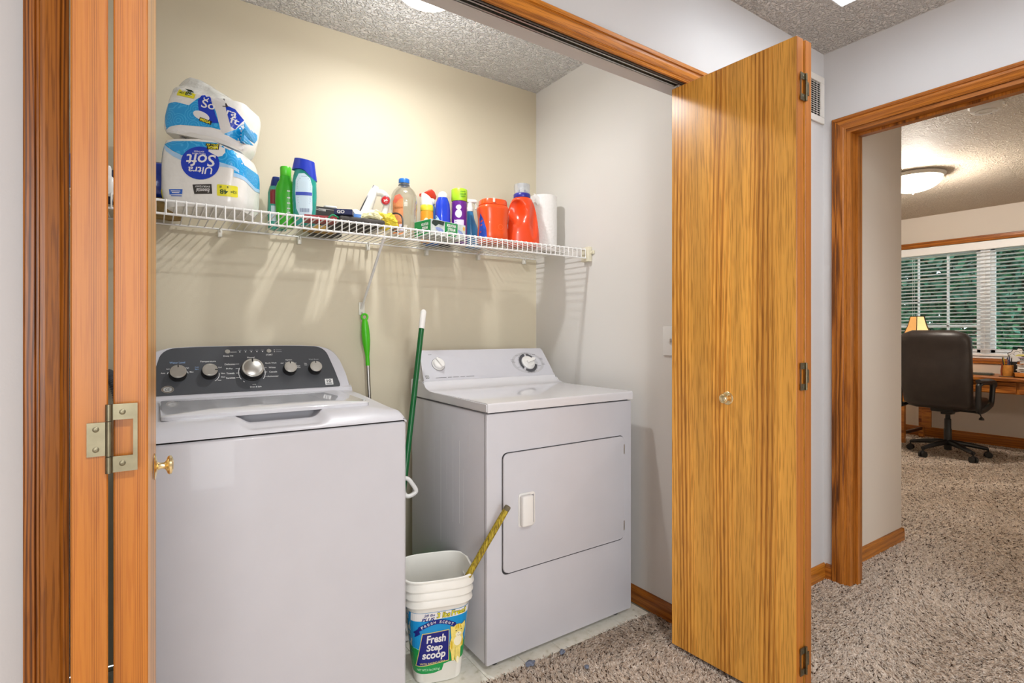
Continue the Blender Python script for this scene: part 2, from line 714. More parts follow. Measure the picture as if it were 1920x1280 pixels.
# floors
solid('floor', [((-1.4, -4.0, -0.08), (2.60, 1.482, -0.004)), ((2.60, -1.5, -0.08), (7.09, 3.6, -0.004))],
      pm('carpet_backing', '#dacbbb', 0.95, var=0.2, vscale=120, spec=0.1), 'carpeted hall and study floor')
fl = thing('floor_closet', 'cream vinyl tile floor under the washer and dryer', None, (0, 0, 0))
fl['kind'] = 'structure'
bm = B()
box(bm, (-0.30, 1.482, -0.08), (1.70, 2.28, -0.0035))
obj('subfloor', bm, pm('tile_joint', '#8d8a78', 0.7, var=0.1), fl)
bm = B()
TS = 0.152
box(bm, (0.0006, 0.0006, -0.003), (TS - 0.0006, TS - 0.0006, 0.0), bev=0.0008, seg=1)
m, t, p = nt('cream_vinyl_tile')
tc = node(t, 'ShaderNodeTexCoord')
oi = node(t, 'ShaderNodeObjectInfo')
ad = node(t, 'ShaderNodeVectorMath', operation='ADD')
lk(t, tc.outputs['Object'], ad.inputs[0])
lk(t, oi.outputs['Location'], ad.inputs[1])
n1 = node(t, 'ShaderNodeTexNoise')
n1.inputs['Scale'].default_value = 38
n1.inputs['Detail'].default_value = 5
lk(t, ad.outputs[0], n1.inputs['Vector'])
r1 = ramp(t, [(0.28, lin('#c9c6b0')), (0.42, lin('#e9e6d8')), (0.75, lin('#f4f2e8'))])
lk(t, n1.outputs['Fac'], r1.inputs['Fac'])
lk(t, r1.outputs['Color'], p.inputs['Base Color'])
p.inputs['Roughness'].default_value = 0.4
tile = obj('tile', bm, m, fl)
tile.location = (-0.30, 1.482, 0)
for i in range(13):
    for j in range(5):
        if i or j:
            share('tile', tile.data, fl, (-0.30 + i * TS, 1.482 + j * TS, 0))

# baseboards
BBP = [(0, 0), (0.012, 0), (0.012, 0.045), (0.010, 0.053), (0.0105, 0.056), (0.007, 0.066), (0.003, 0.070), (0, 0.071)]


def baseboard(name, a, b, outward, mat, label):
    a, b, o = V3(a), V3(b), V3(outward)
    bm = B()
    loft(bm, [[p + o * t + Z * h for t, h in BBP] for p in (a, b)])
    return struct(obj(name, bm, mat), label)


baseboard('baseboard_closet_right', (1.70, 1.36, -0.002), (1.70, 2.28, -0.002), (-1, 0, 0), OAK_TRIM_Y,
          'oak baseboard along the closet side wall beside the dryer')
baseboard('baseboard_hall', (1.758, 1.24, -0.002), (2.60, 1.24, -0.002), (0, -1, 0), OAK_TRIM_X,
          'dark oak baseboard in the hall corner behind the right door')
bm = B()
loft(bm, [[V3((2.60, y, -0.002)) + V3((-t, 0, h)) for t, h in BBP] for y in (1.2012, 1.228)])
struct(obj('baseboard_hall_end', bm, OAK_TRIM_Y), 'short oak baseboard piece between corner and doorway casing')
bm = B()
loft(bm, [[V3((x, 1.222, -0.002)) + V3((0, -t, h)) for t, h in BBP] for x in (2.772, 3.42)])
loft(bm, [[V3((3.42, y, -0.002)) + V3((t, 0, h)) for t, h in BBP] for y in (1.21, 3.6)])
struct(obj('baseboard_study_corridor', bm, OAK_TRIM_X), 'oak baseboard on the taupe wall stub inside the study')
bm = B()
loft(bm, [[V3((7.09, y, -0.002)) + V3((-t * 1.3, 0, h * 1.5)) for t, h in BBP] for y in (-1.5, 3.6)])
struct(obj('baseboard_study_window', bm, OAK_TRIM_Y), 'oak baseboard under the study window behind the desk')

# casings: (distance from the opening edge, thickness)
CSP = [(0.0, 0.0), (0.0, 0.0075), (0.006, 0.0095), (0.008, 0.0085), (0.012, 0.011), (0.030, 0.0145), (0.036, 0.0145), (0.038, 0.0115),
       (0.041, 0.0115), (0.043, 0.016), (0.054, 0.017), (0.057, 0.0145), (0.057, 0.0)]


def casing(name, label, org, across, out, w0, w1, top, cat_mats, width=1.0, bottom=None):
    """door or window trim: legs and mitred head as separate pieces; across/out are unit vectors."""
    org, U, N = V3(org), V3(across), V3(out)
    root = thing(name, label, None, org)
    root['kind'] = 'structure'
    P = [(a * width, t) for a, t in CSP]
    zb = 0.0 if bottom is None else bottom
    f = 0.0 if bottom is None else 1.0
    for pos, sg in ((w0, -1), (w1, 1)):
        bm = B()
        loft(bm, [[U * (pos + sg * a) + N * t + Z * (zb - f * a) for a, t in P], [U * (pos + sg * a) + N * t + Z * (top + a) for a, t in P]])
        obj('casing_leg', bm, cat_mats[0], root)
    bm = B()
    loft(bm, [[U * (w0 - a) + N * t + Z * (top + a) for a, t in P], [U * (w1 + a) + N * t + Z * (top + a) for a, t in P]])
    obj('casing_head', bm, cat_mats[1], root)
    if bottom is not None:
        bm = B()
        loft(bm, [[U * (w0 - a) + N * t + Z * (zb - a) for a, t in P], [U * (w1 + a) + N * t + Z * (zb - a) for a, t in P]])
        obj('casing_sill', bm, cat_mats[1], root)
    return root


casing('trim_1', 'grooved oak casing around the closet opening', (0, 1.24, 0), (1, 0, 0), (0, -1, 0), -0.1235, 1.70, 2.042,
       (OAK_TRIM_Z, OAK_TRIM_X), 1.06)
tr2 = casing('trim_2', 'grooved oak casing and jamb around the study doorway', (2.60, 0, 0), (0, 1, 0), (-1, 0, 0), 0.334, 1.1415, 2.0595,
             (OAK_TRIM_Z, OAK_TRIM_Y), 1.0)
bm = B()
box(bm, (-0.003, 1.124, 0), (0.113, 1.141, 2.042))
obj('jamb', bm, OAK_TRIM_Z, tr2)
bm = B()
box(bm, (-0.003, 0.331, 0), (0.113, 0.348, 2.042))
obj('jamb', bm, OAK_TRIM_Z, tr2)
bm = B()
box(bm, (-0.003, 0.331, 2.042), (0.113, 1.141, 2.059))
obj('jamb', bm, OAK_TRIM_Y, tr2)
bm = B()
box(bm, (0.042, 1.112, 0), (0.075, 1.124, 2.030), bev=0.001)
box(bm, (0.042, 0.348, 2.030), (0.075, 1.124, 2.042), bev=0.001)
obj('door_stop', bm, OAK_TRIM_Z, tr2)
bm = B()
loft(bm, [[V3((0.11 + t, 1.145 + a, 0)) for a, t in CSP], [V3((0.11 + t, 1.145 + a, 2.12)) for a, t in CSP]])
obj('casing_leg', bm, OAK_TRIM_Z, tr2)
bm = B()
loft(bm, [[V3((0.11 + t, 0.30, 2.064 + a)) for a, t in CSP], [V3((0.11 + t, 1.20, 2.064 + a)) for a, t in CSP]])
obj('casing_head', bm, OAK_TRIM_Y, tr2)
casing('trim_3', 'oak casing around the study window', (7.09, 0, 0), (0, 1, 0), (-1, 0, 0), 0.60, 3.0, 2.088, (OAK_TRIM_Z, OAK_TRIM_Y), 1.0, bottom=0.882)

# bifold door track under the closet header
tk = thing('door_track', 'grey metal bifold door track under the closet header', 'track', (0.78, 1.259, 2.056))
bm = B()
for a, b in (((-0.90, -0.014, -0.020), (0.88, -0.0115, -0.0005)), ((-0.90, 0.0115, -0.020), (0.88, 0.014, -0.0005)),
             ((-0.90, -0.014, -0.003), (0.88, 0.014, -0.0005)), ((-0.90, -0.014, -0.020), (0.88, -0.006, -0.0185)), ((-0.90, 0.006, -0.020), (0.88, 0.014, -0.0185))):
    box(bm, a, b)
obj('channel', bm, ALU, tk)
bm = B()
box(bm, (0.79, -0.012, -0.0235), (0.90, 0.012, -0.0205), bev=0.001)
cyl(bm, (0.80, 0, -0.03), (0.80, 0, -0.02), 0.006)
obj('pivot_bracket', bm, STEEL, tk)

# ---------------------------------------------------------------- study window
win = thing('window_1', 'wide white framed study window behind the blinds', None, (7.09, 1.8, 1.485))
win['kind'] = 'structure'
WINW = pm('white_window_vinyl', '#eef0f2', 0.4, var=0.01)
bm = B()
for a, b in (((0.045, -1.2, -0.605), (0.115, -1.14, 0.605)), ((0.045, 1.14, -0.605), (0.115, 1.2, 0.605)),
             ((0.045, -1.2, 0.54), (0.115, 1.2, 0.605)), ((0.045, -1.2, -0.605), (0.115, 1.2, -0.55)), ((0.045, -0.035, -0.56), (0.115, 0.045, 0.56))):
    box(bm, a, b, bev=0.003)
obj('frame', bm, WINW, win)
bm = B()
box(bm, (-0.012, -1.2, -0.605), (0.12, 1.2, -0.59), bev=0.002)
obj('sill', bm, WINW, win)
for s0, s1 in ((0.04, 1.145), (-1.145, -0.03)):
    bm = B()
    for a, b in (((0.065, s0, -0.555), (0.095, s0 + 0.04, 0.545)), ((0.065, s1 - 0.04, -0.555), (0.095, s1, 0.545)),
                 ((0.065, s0, 0.505), (0.095, s1, 0.545)), ((0.065, s0, -0.555), (0.095, s1, -0.515))):
        box(bm, a, b, bev=0.002)
    sash = obj('sash', bm, WINW, win)
    bm = B()
    box(bm, (0.079, s0 + 0.03, -0.52), (0.083, s1 - 0.03, 0.51))
    obj('pane', bm, thin_clear('window_glass', '#f2f8f6', 0.05), win)
    if s0 > 0:
        for k in range(1, 4):
            y = s0 + 0.02 + (s1 - s0 - 0.04) * k / 4
            bm = B()
            box(bm, (0.072, y - 0.009, -0.52), (0.090, y + 0.009, 0.51))
            obj('muntin', bm, WINW, win)
        for k in range(1, 4):
            z = -0.53 + 1.05 * k / 4
            bm = B()
            box(bm, (0.072, s0 + 0.03, z - 0.009), (0.090, s1 - 0.03, z + 0.009))
            obj('muntin', bm, WINW, win)
    else:
        bm = B()
        box(bm, (0.072, -0.42, -0.52), (0.090, -0.40, 0.51))
        obj('muntin', bm, WINW, win)

bl = thing('window_blind', 'white slatted blind lowered over the study window', 'blind', (7.105, 1.8, 2.07))
SLAT = pm('white_slat', '#f2f2f2', 0.4, var=0.01, sss=0.05)
bm = B()
box(bm, (-0.03, -1.18, -0.07), (0.028, 1.18, 0.012), bev=0.004)
obj('valance', bm, SLAT, bl)
bm = B()
loft(bm, [[V3((0.024 * math.cos(a) * 1.0, yy, 0.003 * math.sin(a) + 0.004 * (1 - (math.cos(a)) ** 2))) for a in [2 * PI * k / 10 for k in range(10)]] for yy in (-1.17, 1.17)])
sl = obj('slat', bm, SLAT, bl, smooth=50)
ns = 27
sl.location = (0, 0, -0.10)
sl.rotation_euler = (0, math.radians(9), 0)
for k in range(1, ns):
    share('slat', sl.data, bl, (0, 0, -0.10 - k * 0.0385), (0, math.radians(9), 0))
bm = B()
box(bm, (-0.022, -1.17, -1.165), (0.022, 1.17, -1.145), bev=0.003)
obj('bottom_rail', bm, SLAT, bl)
for y in (-0.95, -0.42, 0.0, 0.30, 0.62, 1.0):
    bm = B()
    cyl(bm, (-0.026, y, -1.15), (-0.026, y, -0.06), 0.0012, seg=6)
    cyl(bm, (0.026, y, -1.15), (0.026, y, -0.06), 0.0012, seg=6)
    obj('ladder_cord', bm, SLAT, bl)


# ================================================================== CARPET PILE (one countless mass)
def carpet(name, regions, label, seed):
    rng = np.random.default_rng(seed)
    Vs, Fs, Cs = [], [], []
    base = 0
    pal = np.array([lin('#e8dbcd')[:3], lin('#dccdbd')[:3], lin('#f4eadf')[:3], lin('#b8a491')[:3], lin('#4e3c30')[:3]])
    for (x0, y0, x1, y1, dens, h, wd) in regions:
        n = int((x1 - x0) * (y1 - y0) * dens)
        cx = rng.uniform(x0, x1, n)
        cy = rng.uniform(y0, y1, n)
        # patches brushed in slightly different directions
        swirl_a = 2.2 * np.sin(cx * 3.1 + 1.3 * np.sin(cy * 4.2)) + 1.8 * np.cos(cy * 3.7 + cx * 1.9)
        a = swirl_a + rng.normal(0, 1.1, n)
        lean = rng.uniform(0.7, 2.0, n) * h
        hh = rng.uniform(0.55, 1.0, n) * h
        ww = rng.uniform(0.7, 1.3, n) * wd
        fa = rng.uniform(0, 2 * PI, n)
        dx, dy = np.cos(fa) * ww / 2, np.sin(fa) * ww / 2
        lx, ly = np.cos(a) * lean, np.sin(a) * lean
        v = np.zeros((n, 5, 3))
        z0 = -0.004
        v[:, 0] = np.stack([cx - dx, cy - dy, np.full(n, z0)], 1)
        v[:, 1] = np.stack([cx + dx, cy + dy, np.full(n, z0)], 1)
        v[:, 2] = np.stack([cx + dx * .9 + lx * .45, cy + dy * .9 + ly * .45, z0 + hh * .7], 1)
        v[:, 3] = np.stack([cx - dx * .9 + lx * .45, cy - dy * .9 + ly * .45, z0 + hh * .7], 1)
        v[:, 4] = np.stack([cx + lx, cy + ly, z0 + hh], 1)
        Vs.append(v.reshape(-1, 3))
        i = base + np.arange(n) * 5
        Fs.append((np.stack([i, i + 1, i + 2, i + 3], 1), np.stack([i + 3, i + 2, i + 4], 1)))
        base += n * 5
        pick = rng.choice(5, n, p=[0.33, 0.23, 0.23, 0.10, 0.11])
        c = pal[pick] * rng.uniform(0.88, 1.12, (n, 1))
        Cs.append(np.repeat(np.concatenate([c, np.ones((n, 1))], 1), 5, 0))
    V = np.concatenate(Vs)
    Q = np.concatenate([f[0] for f in Fs])
    T = np.concatenate([f[1] for f in Fs])
    C = np.concatenate(Cs).astype(np.float32)
    me = bpy.data.meshes.new(name)
    me.vertices.add(len(V))
    me.vertices.foreach_set('co', V.astype(np.float32).ravel())
    me.loops.add(Q.size + T.size)
    me.loops.foreach_set('vertex_index', np.concatenate([Q.ravel(), T.ravel()]).astype(np.int32))
    me.polygons.add(len(Q) + len(T))
    me.polygons.foreach_set('loop_start', np.concatenate([np.arange(len(Q)) * 4, Q.size + np.arange(len(T)) * 3]).astype(np.int32))
    at = me.color_attributes.new('yarn', 'FLOAT_COLOR', 'POINT')
    at.data.foreach_set('color', C.ravel())
    me.update(calc_edges=True)
    if 'carpet_yarn' not in MATS:
        m, t, p = nt('carpet_yarn')
        a = node(t, 'ShaderNodeAttribute', attribute_name='yarn')
        lk(t, a.outputs['Color'], p.inputs['Base Color'])
        p.inputs['Roughness'].default_value = 0.9
        p.inputs['Specular IOR Level'].default_value = 0.1
        tr = node(t, 'ShaderNodeBsdfTranslucent')
        lk(t, a.outputs['Color'], tr.inputs['Color'])
        ms = node(t, 'ShaderNodeMixShader')
        ms.inputs['Fac'].default_value = 0.45
        lk(t, p.outputs['BSDF'], ms.inputs[1])
        lk(t, tr.outputs['BSDF'], ms.inputs[2])
        lk(t, ms.outputs['Shader'], t.nodes['Material Output'].inputs['Surface'])
        MATS['carpet_yarn'] = m
    me.materials.append(MATS['carpet_yarn'])
    o = bpy.data.objects.new(name, me)
    COL.objects.link(o)
    return tag(o, label, 'carpet', kind='stuff')


carpet('carpet_pile', [(0.80, 0.15, 2.60, 1.222, 70000, 0.009, 0.0044), (0.80, 1.222, 1.69, 1.484, 60000, 0.009, 0.0044), (2.60, 0.36, 3.6, 1.12, 50000, 0.009, 0.0052),
                       (2.72, -0.9, 3.6, 0.36, 30000, 0.010, 0.007), (2.72, 1.12, 3.41, 1.208, 50000, 0.009, 0.0052),
                       (3.41, 1.12, 3.6, 1.9, 33000, 0.010, 0.007), (3.6, -0.5, 4.8, 1.9, 33000, 0.010, 0.0074), (4.8, 0.3, 7.05, 2.7, 26000, 0.010, 0.0094)],
       'speckled beige and brown shag carpet running from hall into study', 3)

# ================================================================== BIFOLD DOORS
ZB, ZT = 0.016, 2.022


def leaf(parent, pts):
    """pts: four plan corners, first two at the hinged (hall side) edge"""
    bm = B()
    lo = [bm.verts.new((x, y, ZB)) for x, y in pts]
    hi = [bm.verts.new((x, y, ZT)) for x, y in pts]
    bm.faces.new(lo[::-1])
    bm.faces.new(hi)
    for i in range(4):
        j = (i + 1) % 4
        bm.faces.new((lo[i], lo[j], hi[j], hi[i]))
    bmesh.ops.recalc_face_normals(bm, faces=bm.faces[:])
    bmesh.ops.bevel(bm, geom=bm.edges[:], offset=0.0015, segments=1, affect='EDGES')
    for f in bm.faces:
        f.material_index = 0 if abs(f.normal.x) > 0.75 else 1
    return obj('leaf', bm, [OAK_DOOR, OAK_EDGE], parent)


def hinge(parent, x, y, z, s):
    """non-mortise hinge lying on the leaf edges; s=+1: big frame on the +x leaf"""
    bm = B()
    h = 0.041
    for z0, z1 in ((-h, -0.022), (0.022, h)):
        box(bm, (0.0, -0.0016, z0), (s * 0.028, 0.0, z1))
    box(bm, (s * 0.0235, -0.0016, -0.022), (s * 0.028, 0.0, 0.022))
    box(bm, (s * -0.021, -0.0016, -0.020), (0.0, 0.0, 0.020))
    for z0, z1 in ((-h, -0.0215), (-0.0205, 0.0205), (0.0215, h)):
        cyl(bm, (0, -0.0035, z0), (0, -0.0035, z1), 0.0036, seg=14)
    o = obj('hinge', bm, ABRASS, parent, smooth=40)
    o.location = (x, y, z)
    for xx, zz in ((s * 0.013, 0.031), (s * 0.013, -0.031), (s * -0.0125, 0.012), (s * -0.0125, -0.012)):
        b2 = B()
        lathe(b2, [(0.0034, 0), (0.0034, 0.0006), (0.002, 0.0012), (0.0008, 0.0012), (0.0006, 0.0006)], Matrix.Translation((xx, -0.0016, zz)) @ Matrix.Rotation(PI / 2, 4, 'X'), seg=10)
        so = obj('screw', b2, ABRASS, o, smooth=40)
    return o


def knob(parent, x, y, z, s):
    M = Matrix.Translation((x, y, z)) @ Matrix.Rotation(s * PI / 2, 4, 'Y')
    bm = B()
    lathe(bm, [(0.0001, 0), (0.021, 0), (0.0215, 0.0012), (0.019, 0.003), (0.012, 0.0042), (0.0065, 0.006), (0.0052, 0.010), (0.0055, 0.015),
               (0.009, 0.0175), (0.0135, 0.019), (0.0155, 0.0215), (0.015, 0.0245), (0.012, 0.0262), (0.0105, 0.0255), (0.0095, 0.0268), (0.004, 0.0275), (0.0001, 0.0276)], M, seg=32)
    return obj('knob', bm, BRASS, parent, smooth=35)


d1 = struct(thing('door_1', 'left oak bifold door folded open with brass hinge facing the viewer', 'door', (0, 0, 0)), 'left oak bifold door folded open with brass hinge facing the viewer')
leaf(d1, [(-0.0395, 0.81), (-0.0045, 0.81), (0.0060, 1.262), (-0.0290, 1.262)])
leaf(d1, [(-0.0790, 0.80), (-0.0440, 0.80), (-0.0710, 1.255), (-0.1060, 1.255)])
hinge(d1, -0.0430, 0.7985, 1.0135, 1)
hinge(d1, -0.0430, 0.7985, 1.86, 1)
knob(d1, 0.0020, 1.05, 0.921, 1)
d2 = struct(thing('door_2', 'right oak bifold door folded open, brass knob on its grained face', 'door', (0, 0, 0)), 'right oak bifold door folded open, brass knob on its grained face')
leaf(d2, [(1.5810, 0.83), (1.6175, 0.83), (1.5950, 1.270), (1.5590, 1.270)])
leaf(d2, [(1.6250, 0.8275), (1.6600, 0.8275), (1.6930, 1.270), (1.6590, 1.270)])
for z in (0.16, 1.01, 1.875):
    hinge(d2, 1.6212, 0.8265, z, -1)
knob(d2, 1.5703, 1.052, 0.925, -1)

# ================================================================== WASHER
W = thing('washing_machine', 'white top-loading washing machine with charcoal control panel and five dials', 'washer', (0.290, 1.835, 0))
bm = B()
box(bm, (-0.343, -0.335, 0.03), (0.343, 0.33, 0.8765), bev=0.010, seg=3)
obj('cabinet', bm, WHITE_EN, W, smooth=40)
bm = B()
box(bm, (-0.338, -0.330, 0.870), (0.338, 0.325, 0.884))
obj('seam', bm, GAP, W)
for sx in (-0.29, 0.29):
    for sy in (-0.28, 0.27):
        bm = B()
        cyl(bm, (sx, sy, 0), (sx, sy, 0.035), 0.02)
        obj('foot', bm, BLACK_PL, W, smooth=40)


def sst(a, b, x):
    t = min(1, max(0, (x - a) / (b - a)))
    return t * t * (3 - 2 * t)


def top_z(x, y):
    """y measured back from the front face"""
    edge = 1 - sst(0.24, 0.343, abs(x))
    fas = 0.8805 + 0.036 * (1 - (1 - min(1, y / 0.085)) ** 2.2) + 0.010 * sst(0.0, 0.5, y)
    side = 0.8805 + 0.024 * (1 - (1 - min(1, y / 0.06)) ** 2.5) + 0.018 * sst(0.05, 0.5, y)
    z = side + (fas - side) * edge
    z -= 0.010 * sst(0.332, 0.343, abs(x))
    # hand scoop in front of the lid
    s = (1 - sst(0.078, 0.116, abs(x - 0.008))) * sst(0.004, 0.040, y) * (1 - sst(0.150, 0.160, y))
    return z - (0.017 + 0.024 * sst(0.078, 0.108, y)) * s


bm = B()
xs = [-0.343 + 0.686 * i / 84 for i in range(85)]
ys = [0.0, 0.004, 0.009, 0.015, 0.021, 0.027, 0.033, 0.039, 0.045, 0.052, 0.060, 0.070, 0.080, 0.095, 0.11, 0.13, 0.148, 0.152, 0.156, 0.16, 0.19, 0.24, 0.32, 0.42, 0.50, 0.56, 0.66]
grid = [[bm.verts.new((x, y - 0.335, top_z(x, y))) for x in xs] for y in ys]
for j in range(len(ys) - 1):
    for i in range(len(xs) - 1):
        bm.faces.new((grid[j][i], grid[j][i + 1], grid[j + 1][i + 1], grid[j + 1][i]))
# skirt down to the seam
per = grid[0][:] + [r[-1] for r in grid[1:]] + grid[-1][::-1][1:] + [r[0] for r in grid[::-1][1:-1]]
low = [bm.verts.new((v.co.x, v.co.y, 0.8795)) for v in per]
for i in range(len(per)):
    j = (i + 1) % len(per)
    bm.faces.new((per[i], low[i], low[j], per[j]))
tb = bvh_of(bm)
obj('top_cover', bm, WHITE_EN, W, smooth=50)
# lid: gently crowned plate, its front edge hanging over the scoop
bm = B()
n = 24
lx0, lx1, ly0, ly1 = -0.272, 0.268, 0.100, 0.455
out = rrect(lx0, ly0, lx1, ly1, 0.022, 6)


def lid_z(x, y):
    return 0.9285 + 0.0035 * (1 - (x / 0.28) ** 2) + 0.004 * sst(0.08, 0.45, y)


t0 = [bm.verts.new((x, y - 0.335, 0.917)) for x, y in out]
t1 = [bm.verts.new((x, y - 0.335, lid_z(x, y) - 0.003)) for x, y in out]
cx, cy = 0.0, 0.28
t2 = [bm.verts.new((x + (cx - x) * 0.018, y + (cy - y) * 0.018 - 0.335, lid_z(x, y))) for x, y in out]
t3 = [bm.verts.new((x + (cx - x) * 0.5, y + (cy - y) * 0.5 - 0.335, lid_z(x * .5, cy + (y - cy) * .5))) for x, y in out]
k = len(out)
for a, b in ((t0, t1), (t1, t2), (t2, t3)):
    for i in range(k):
        bm.faces.new((a[i], a[(i + 1) % k], b[(i + 1) % k], b[i]))
bm.faces.new(t3)
bm.faces.new(t0[::-1])
obj('lid', bm, pm('white_lid_gloss', '#d4d4d8', 0.10, var=0.0, coat=0.6), W, smooth=40)

# console
PB, PV = V3((0, 0.197, 0.927)), V3((0, 0.490, 0.872)).normalized()
PS = 1.06                                # panel layout stretch along its slope
PN = X.cross(PV).normalized()           # towards the viewer


def con(x, s, d=0.0):
    return PB + X * x + PV * (s * PS) + PN * d


def conoutline(bw, tw, h, r, arch, n=8, rb=0.0):
    pts = []
    if rb:
        pts += [(-bw + rb, 0), (bw - rb, 0), (bw - rb * 0.3, rb * 0.3), (bw - 0.001, rb)]
    else:
        pts += [(-bw, 0), (bw, 0)]
    pts += [(bw + (tw - bw) * 0.5, (h - r) * 0.6)]
    pts += arc2(tw - r, h - r, r, 0.15, PI / 2, n)
    for i in range(1, 8):
        q = (tw - r) * (1 - 2 * i / 8)
        pts.append((q, h + arch * (1 - (q / tw) ** 2)))
    pts += arc2(-tw + r, h - r, r, PI / 2, PI - 0.15, n)
    pts += [(-bw - (tw - bw) * 0.5, (h - r) * 0.6)]
    if rb:
        pts += [(-bw + 0.001, rb), (-bw + rb * 0.3, rb * 0.3)]
    return pts


MC = Matrix((X.to_4d(), PV.to_4d(), PN.to_4d(), (0, 0, 0, 1))).transposed()
MC = Matrix(((1, 0, 0, 0), (0, PV.y, PN.y, 0), (0, PV.z, PN.z, 0), (0, 0, 0, 1)))
bm = B()
prism(bm, conoutline(0.343, 0.316, 0.186, 0.075, 0.006), 0.085, Matrix.Translation(PB + PN * -0.085) @ MC, bev=0.006, seg=3)
obj('console', bm, WHITE_EN, W, smooth=40)
bm = B()
loft(bm, [[V3((x, 0.335 - 0.335 + a, b)) for a, b in ((0.185, 0.921), (0.193, 0.934), (0.206, 0.940), (0.26, 0.94), (0.26, 0.915), (0.185, 0.915))] for x in (-0.342, 0.342)])
obj('console_base', bm, WHITE_EN, W, smooth=30)
bm = B()
prism(bm, conoutline(0.303, 0.274, 0.176, 0.050, 0.005, rb=0.012), 0.0022, Matrix.Translation(con(0, 0.008, 0.0)) @ MC, bev=0.0008, seg=1)
dp = obj('control_panel', bm, DARK_PANEL, W, smooth=30)


def dial(x, s, r, h, pang):
    M = Matrix.Translation(con(x, s, 0.0022)) @ MC
    bm = B()
    lathe(bm, [(0.0001, 0), (r * 1.10, 0), (r * 1.10, h * 0.25), (r * 1.05, h * 0.3), (r * 1.02, h * 0.86), (r * 0.97, h * 0.93), (0.0001, h * 0.93)], M, seg=36)
    d = obj('dial', bm, BLACK_PL, W, smooth=35)
    bm = B()
    lathe(bm, [(0.0001, 0), (r, 0), (r, h * 0.07), (r * 0.96, h * 0.10), (r * 0.86, h * 0.10), (r * 0.84, h * 0.08), (r * 0.80, h * 0.105), (0.0001, h * 0.105)],
          M @ Matrix.Translation((0, 0, h * 0.93)), seg=36)
    obj('dial_face', bm, STEEL, d, smooth=30)
    bm = B()
    q = M @ Matrix.Translation((0, 0, h * 1.036)) @ Matrix.Rotation(pang, 4, 'Z')
    box(bm, (-r * 0.07, r * 0.62, 0), (r * 0.07, r * 0.99, 0.0008), M=q)
    obj('pointer', bm, BLACK_PL, d)
    return d


for x, s, r, h, pa in ((-0.220, 0.080, 0.0235, 0.026, 0), (-0.129, 0.082, 0.0230, 0.026, -1.6), (0.002, 0.083, 0.0350, 0.030, 0), (0.127, 0.083, 0.0215, 0.026, 0), (0.216, 0.082, 0.0215, 0.026, 0)):
    dial(x, s, r, h, pa)
for x in (-0.071, 0.063):
    bm = B()
    lathe(bm, [(0.0001, 0), (0.0085, 0), (0.0085, 0.003), (0.0075, 0.0042), (0.0001, 0.0046)], Matrix.Translation(con(x, 0.157, 0.0022)) @ MC, seg=24)
    obj('button', bm, STEEL, W, smooth=35)
PO = con(0, 0, 0.0022)
ink, grey_i, blue_i = [], [], []


def pl(s, x, y, wd, ht=0.0052, dst=None):
    (ink if dst is None else dst).append(put(fit(s, wd, ht, 0.012), x, y))


pl('Water Level', -0.221, 0.122, 0.044, 0.0068, blue_i)
pl('Temperature', -0.132, 0.123, 0.047, 0.0068)
pl('Option', 0.128, 0.121, 0.022, 0.0058)
pl('Wash Boost', 0.217, 0.121, 0.036, 0.0058, grey_i)
pl('Low', -0.247, 0.101, 0.009, 0.0045)
pl('High', -0.193, 0.102, 0.010, 0.0045)
pl('Auto', -0.261, 0.087, 0.012, 0.0045)
pl('Max', -0.181, 0.088, 0.011, 0.0045)
pl('Cold', -0.166, 0.104, 0.011, 0.0045, blue_i)
pl('Start', -0.166, 0.097, 0.011, 0.0045, blue_i)
pl('Cool', -0.097, 0.101, 0.010, 0.0045)
pl('Warm', -0.089, 0.079, 0.012, 0.0045)
pl('Warm', -0.089, 0.066, 0.013, 0.0045)
pl('Hot', -0.100, 0.055, 0.010, 0.0045)
pl('Normal', 0.002, 0.1345, 0.024, 0.0056)
for i, s in enumerate(('Delicates', 'Bulky', 'Towels', 'Sanitize')):
    pl(s, -0.066 - 0.002 * (i == 1), 0.111 - i * 0.0165, (0.032, 0.020, 0.025, 0.028)[i], 0.0058)
    ink.append(put(poly(rect(-0.006, -0.0006, 0.006, 0.0006)), -0.043, 0.111 - i * 0.0165))
for i, s in enumerate(('Quick Wash', 'Whites', 'Casuals', 'Activewear')):
    pl(s, (0.066, 0.069, 0.071, 0.069)[i], 0.111 - i * 0.0165, (0.038, 0.023, 0.026, 0.037)[i], 0.0058)
    if i:
        ink.append(put(poly(rect(-0.005, -0.0006, 0.005, 0.0006)), 0.046, 0.111 - i * 0.0165))
pl('Drain & Spin', 0.010, 0.025, 0.036, 0.0062)
pl('only', 0.006, 0.034, 0.012, 0.0035)
pl('Deep Fill', -0.069, 0.141, 0.030, 0.0062)
pl('START', 0.064, 0.143, 0.022, 0.0056)
for x, s, wd in ((0.104, 'Off', 0.010), (0.147, 'Clean', 0.014), (0.147, 'Bleach', 0.0)):
    if wd:
        pl(s, x, 0.109, wd, 0.0042)
pl('Extra', 0.121, 0.1105, 0.009, 0.0044)
pl('Fabric', 0.160, 0.097, 0.012, 0.0042)
pl('Rinse', 0.160, 0.091, 0.012, 0.0042)
pl('Hot', 0.186, 0.106, 0.009, 0.0042)
pl('Wash', 0.186, 0.100, 0.010, 0.0042)
for i in range(5):
    x = -0.032 + i * 0.0185
    ink.append(put(poly(ell(0, 0, 0.0021, 0.0021, 12)), x, 0.156))
    grey_i.append(put(poly(rect(-0.005, -0.0008, 0.005, 0.0008)), x, 0.1615))
ink.append(put(poly(rect(-0.010, -0.0009, 0.010, 0.0009)), -0.052, 0.156))
for q in (0.1615, 0.1545):
    ink.append(put(poly(ell(0, 0, 0.0018, 0.0018, 12)), 0.082, q))
    grey_i.append(put(poly(rect(-0.010, -0.0008, 0.010, 0.0008)), 0.097, q))
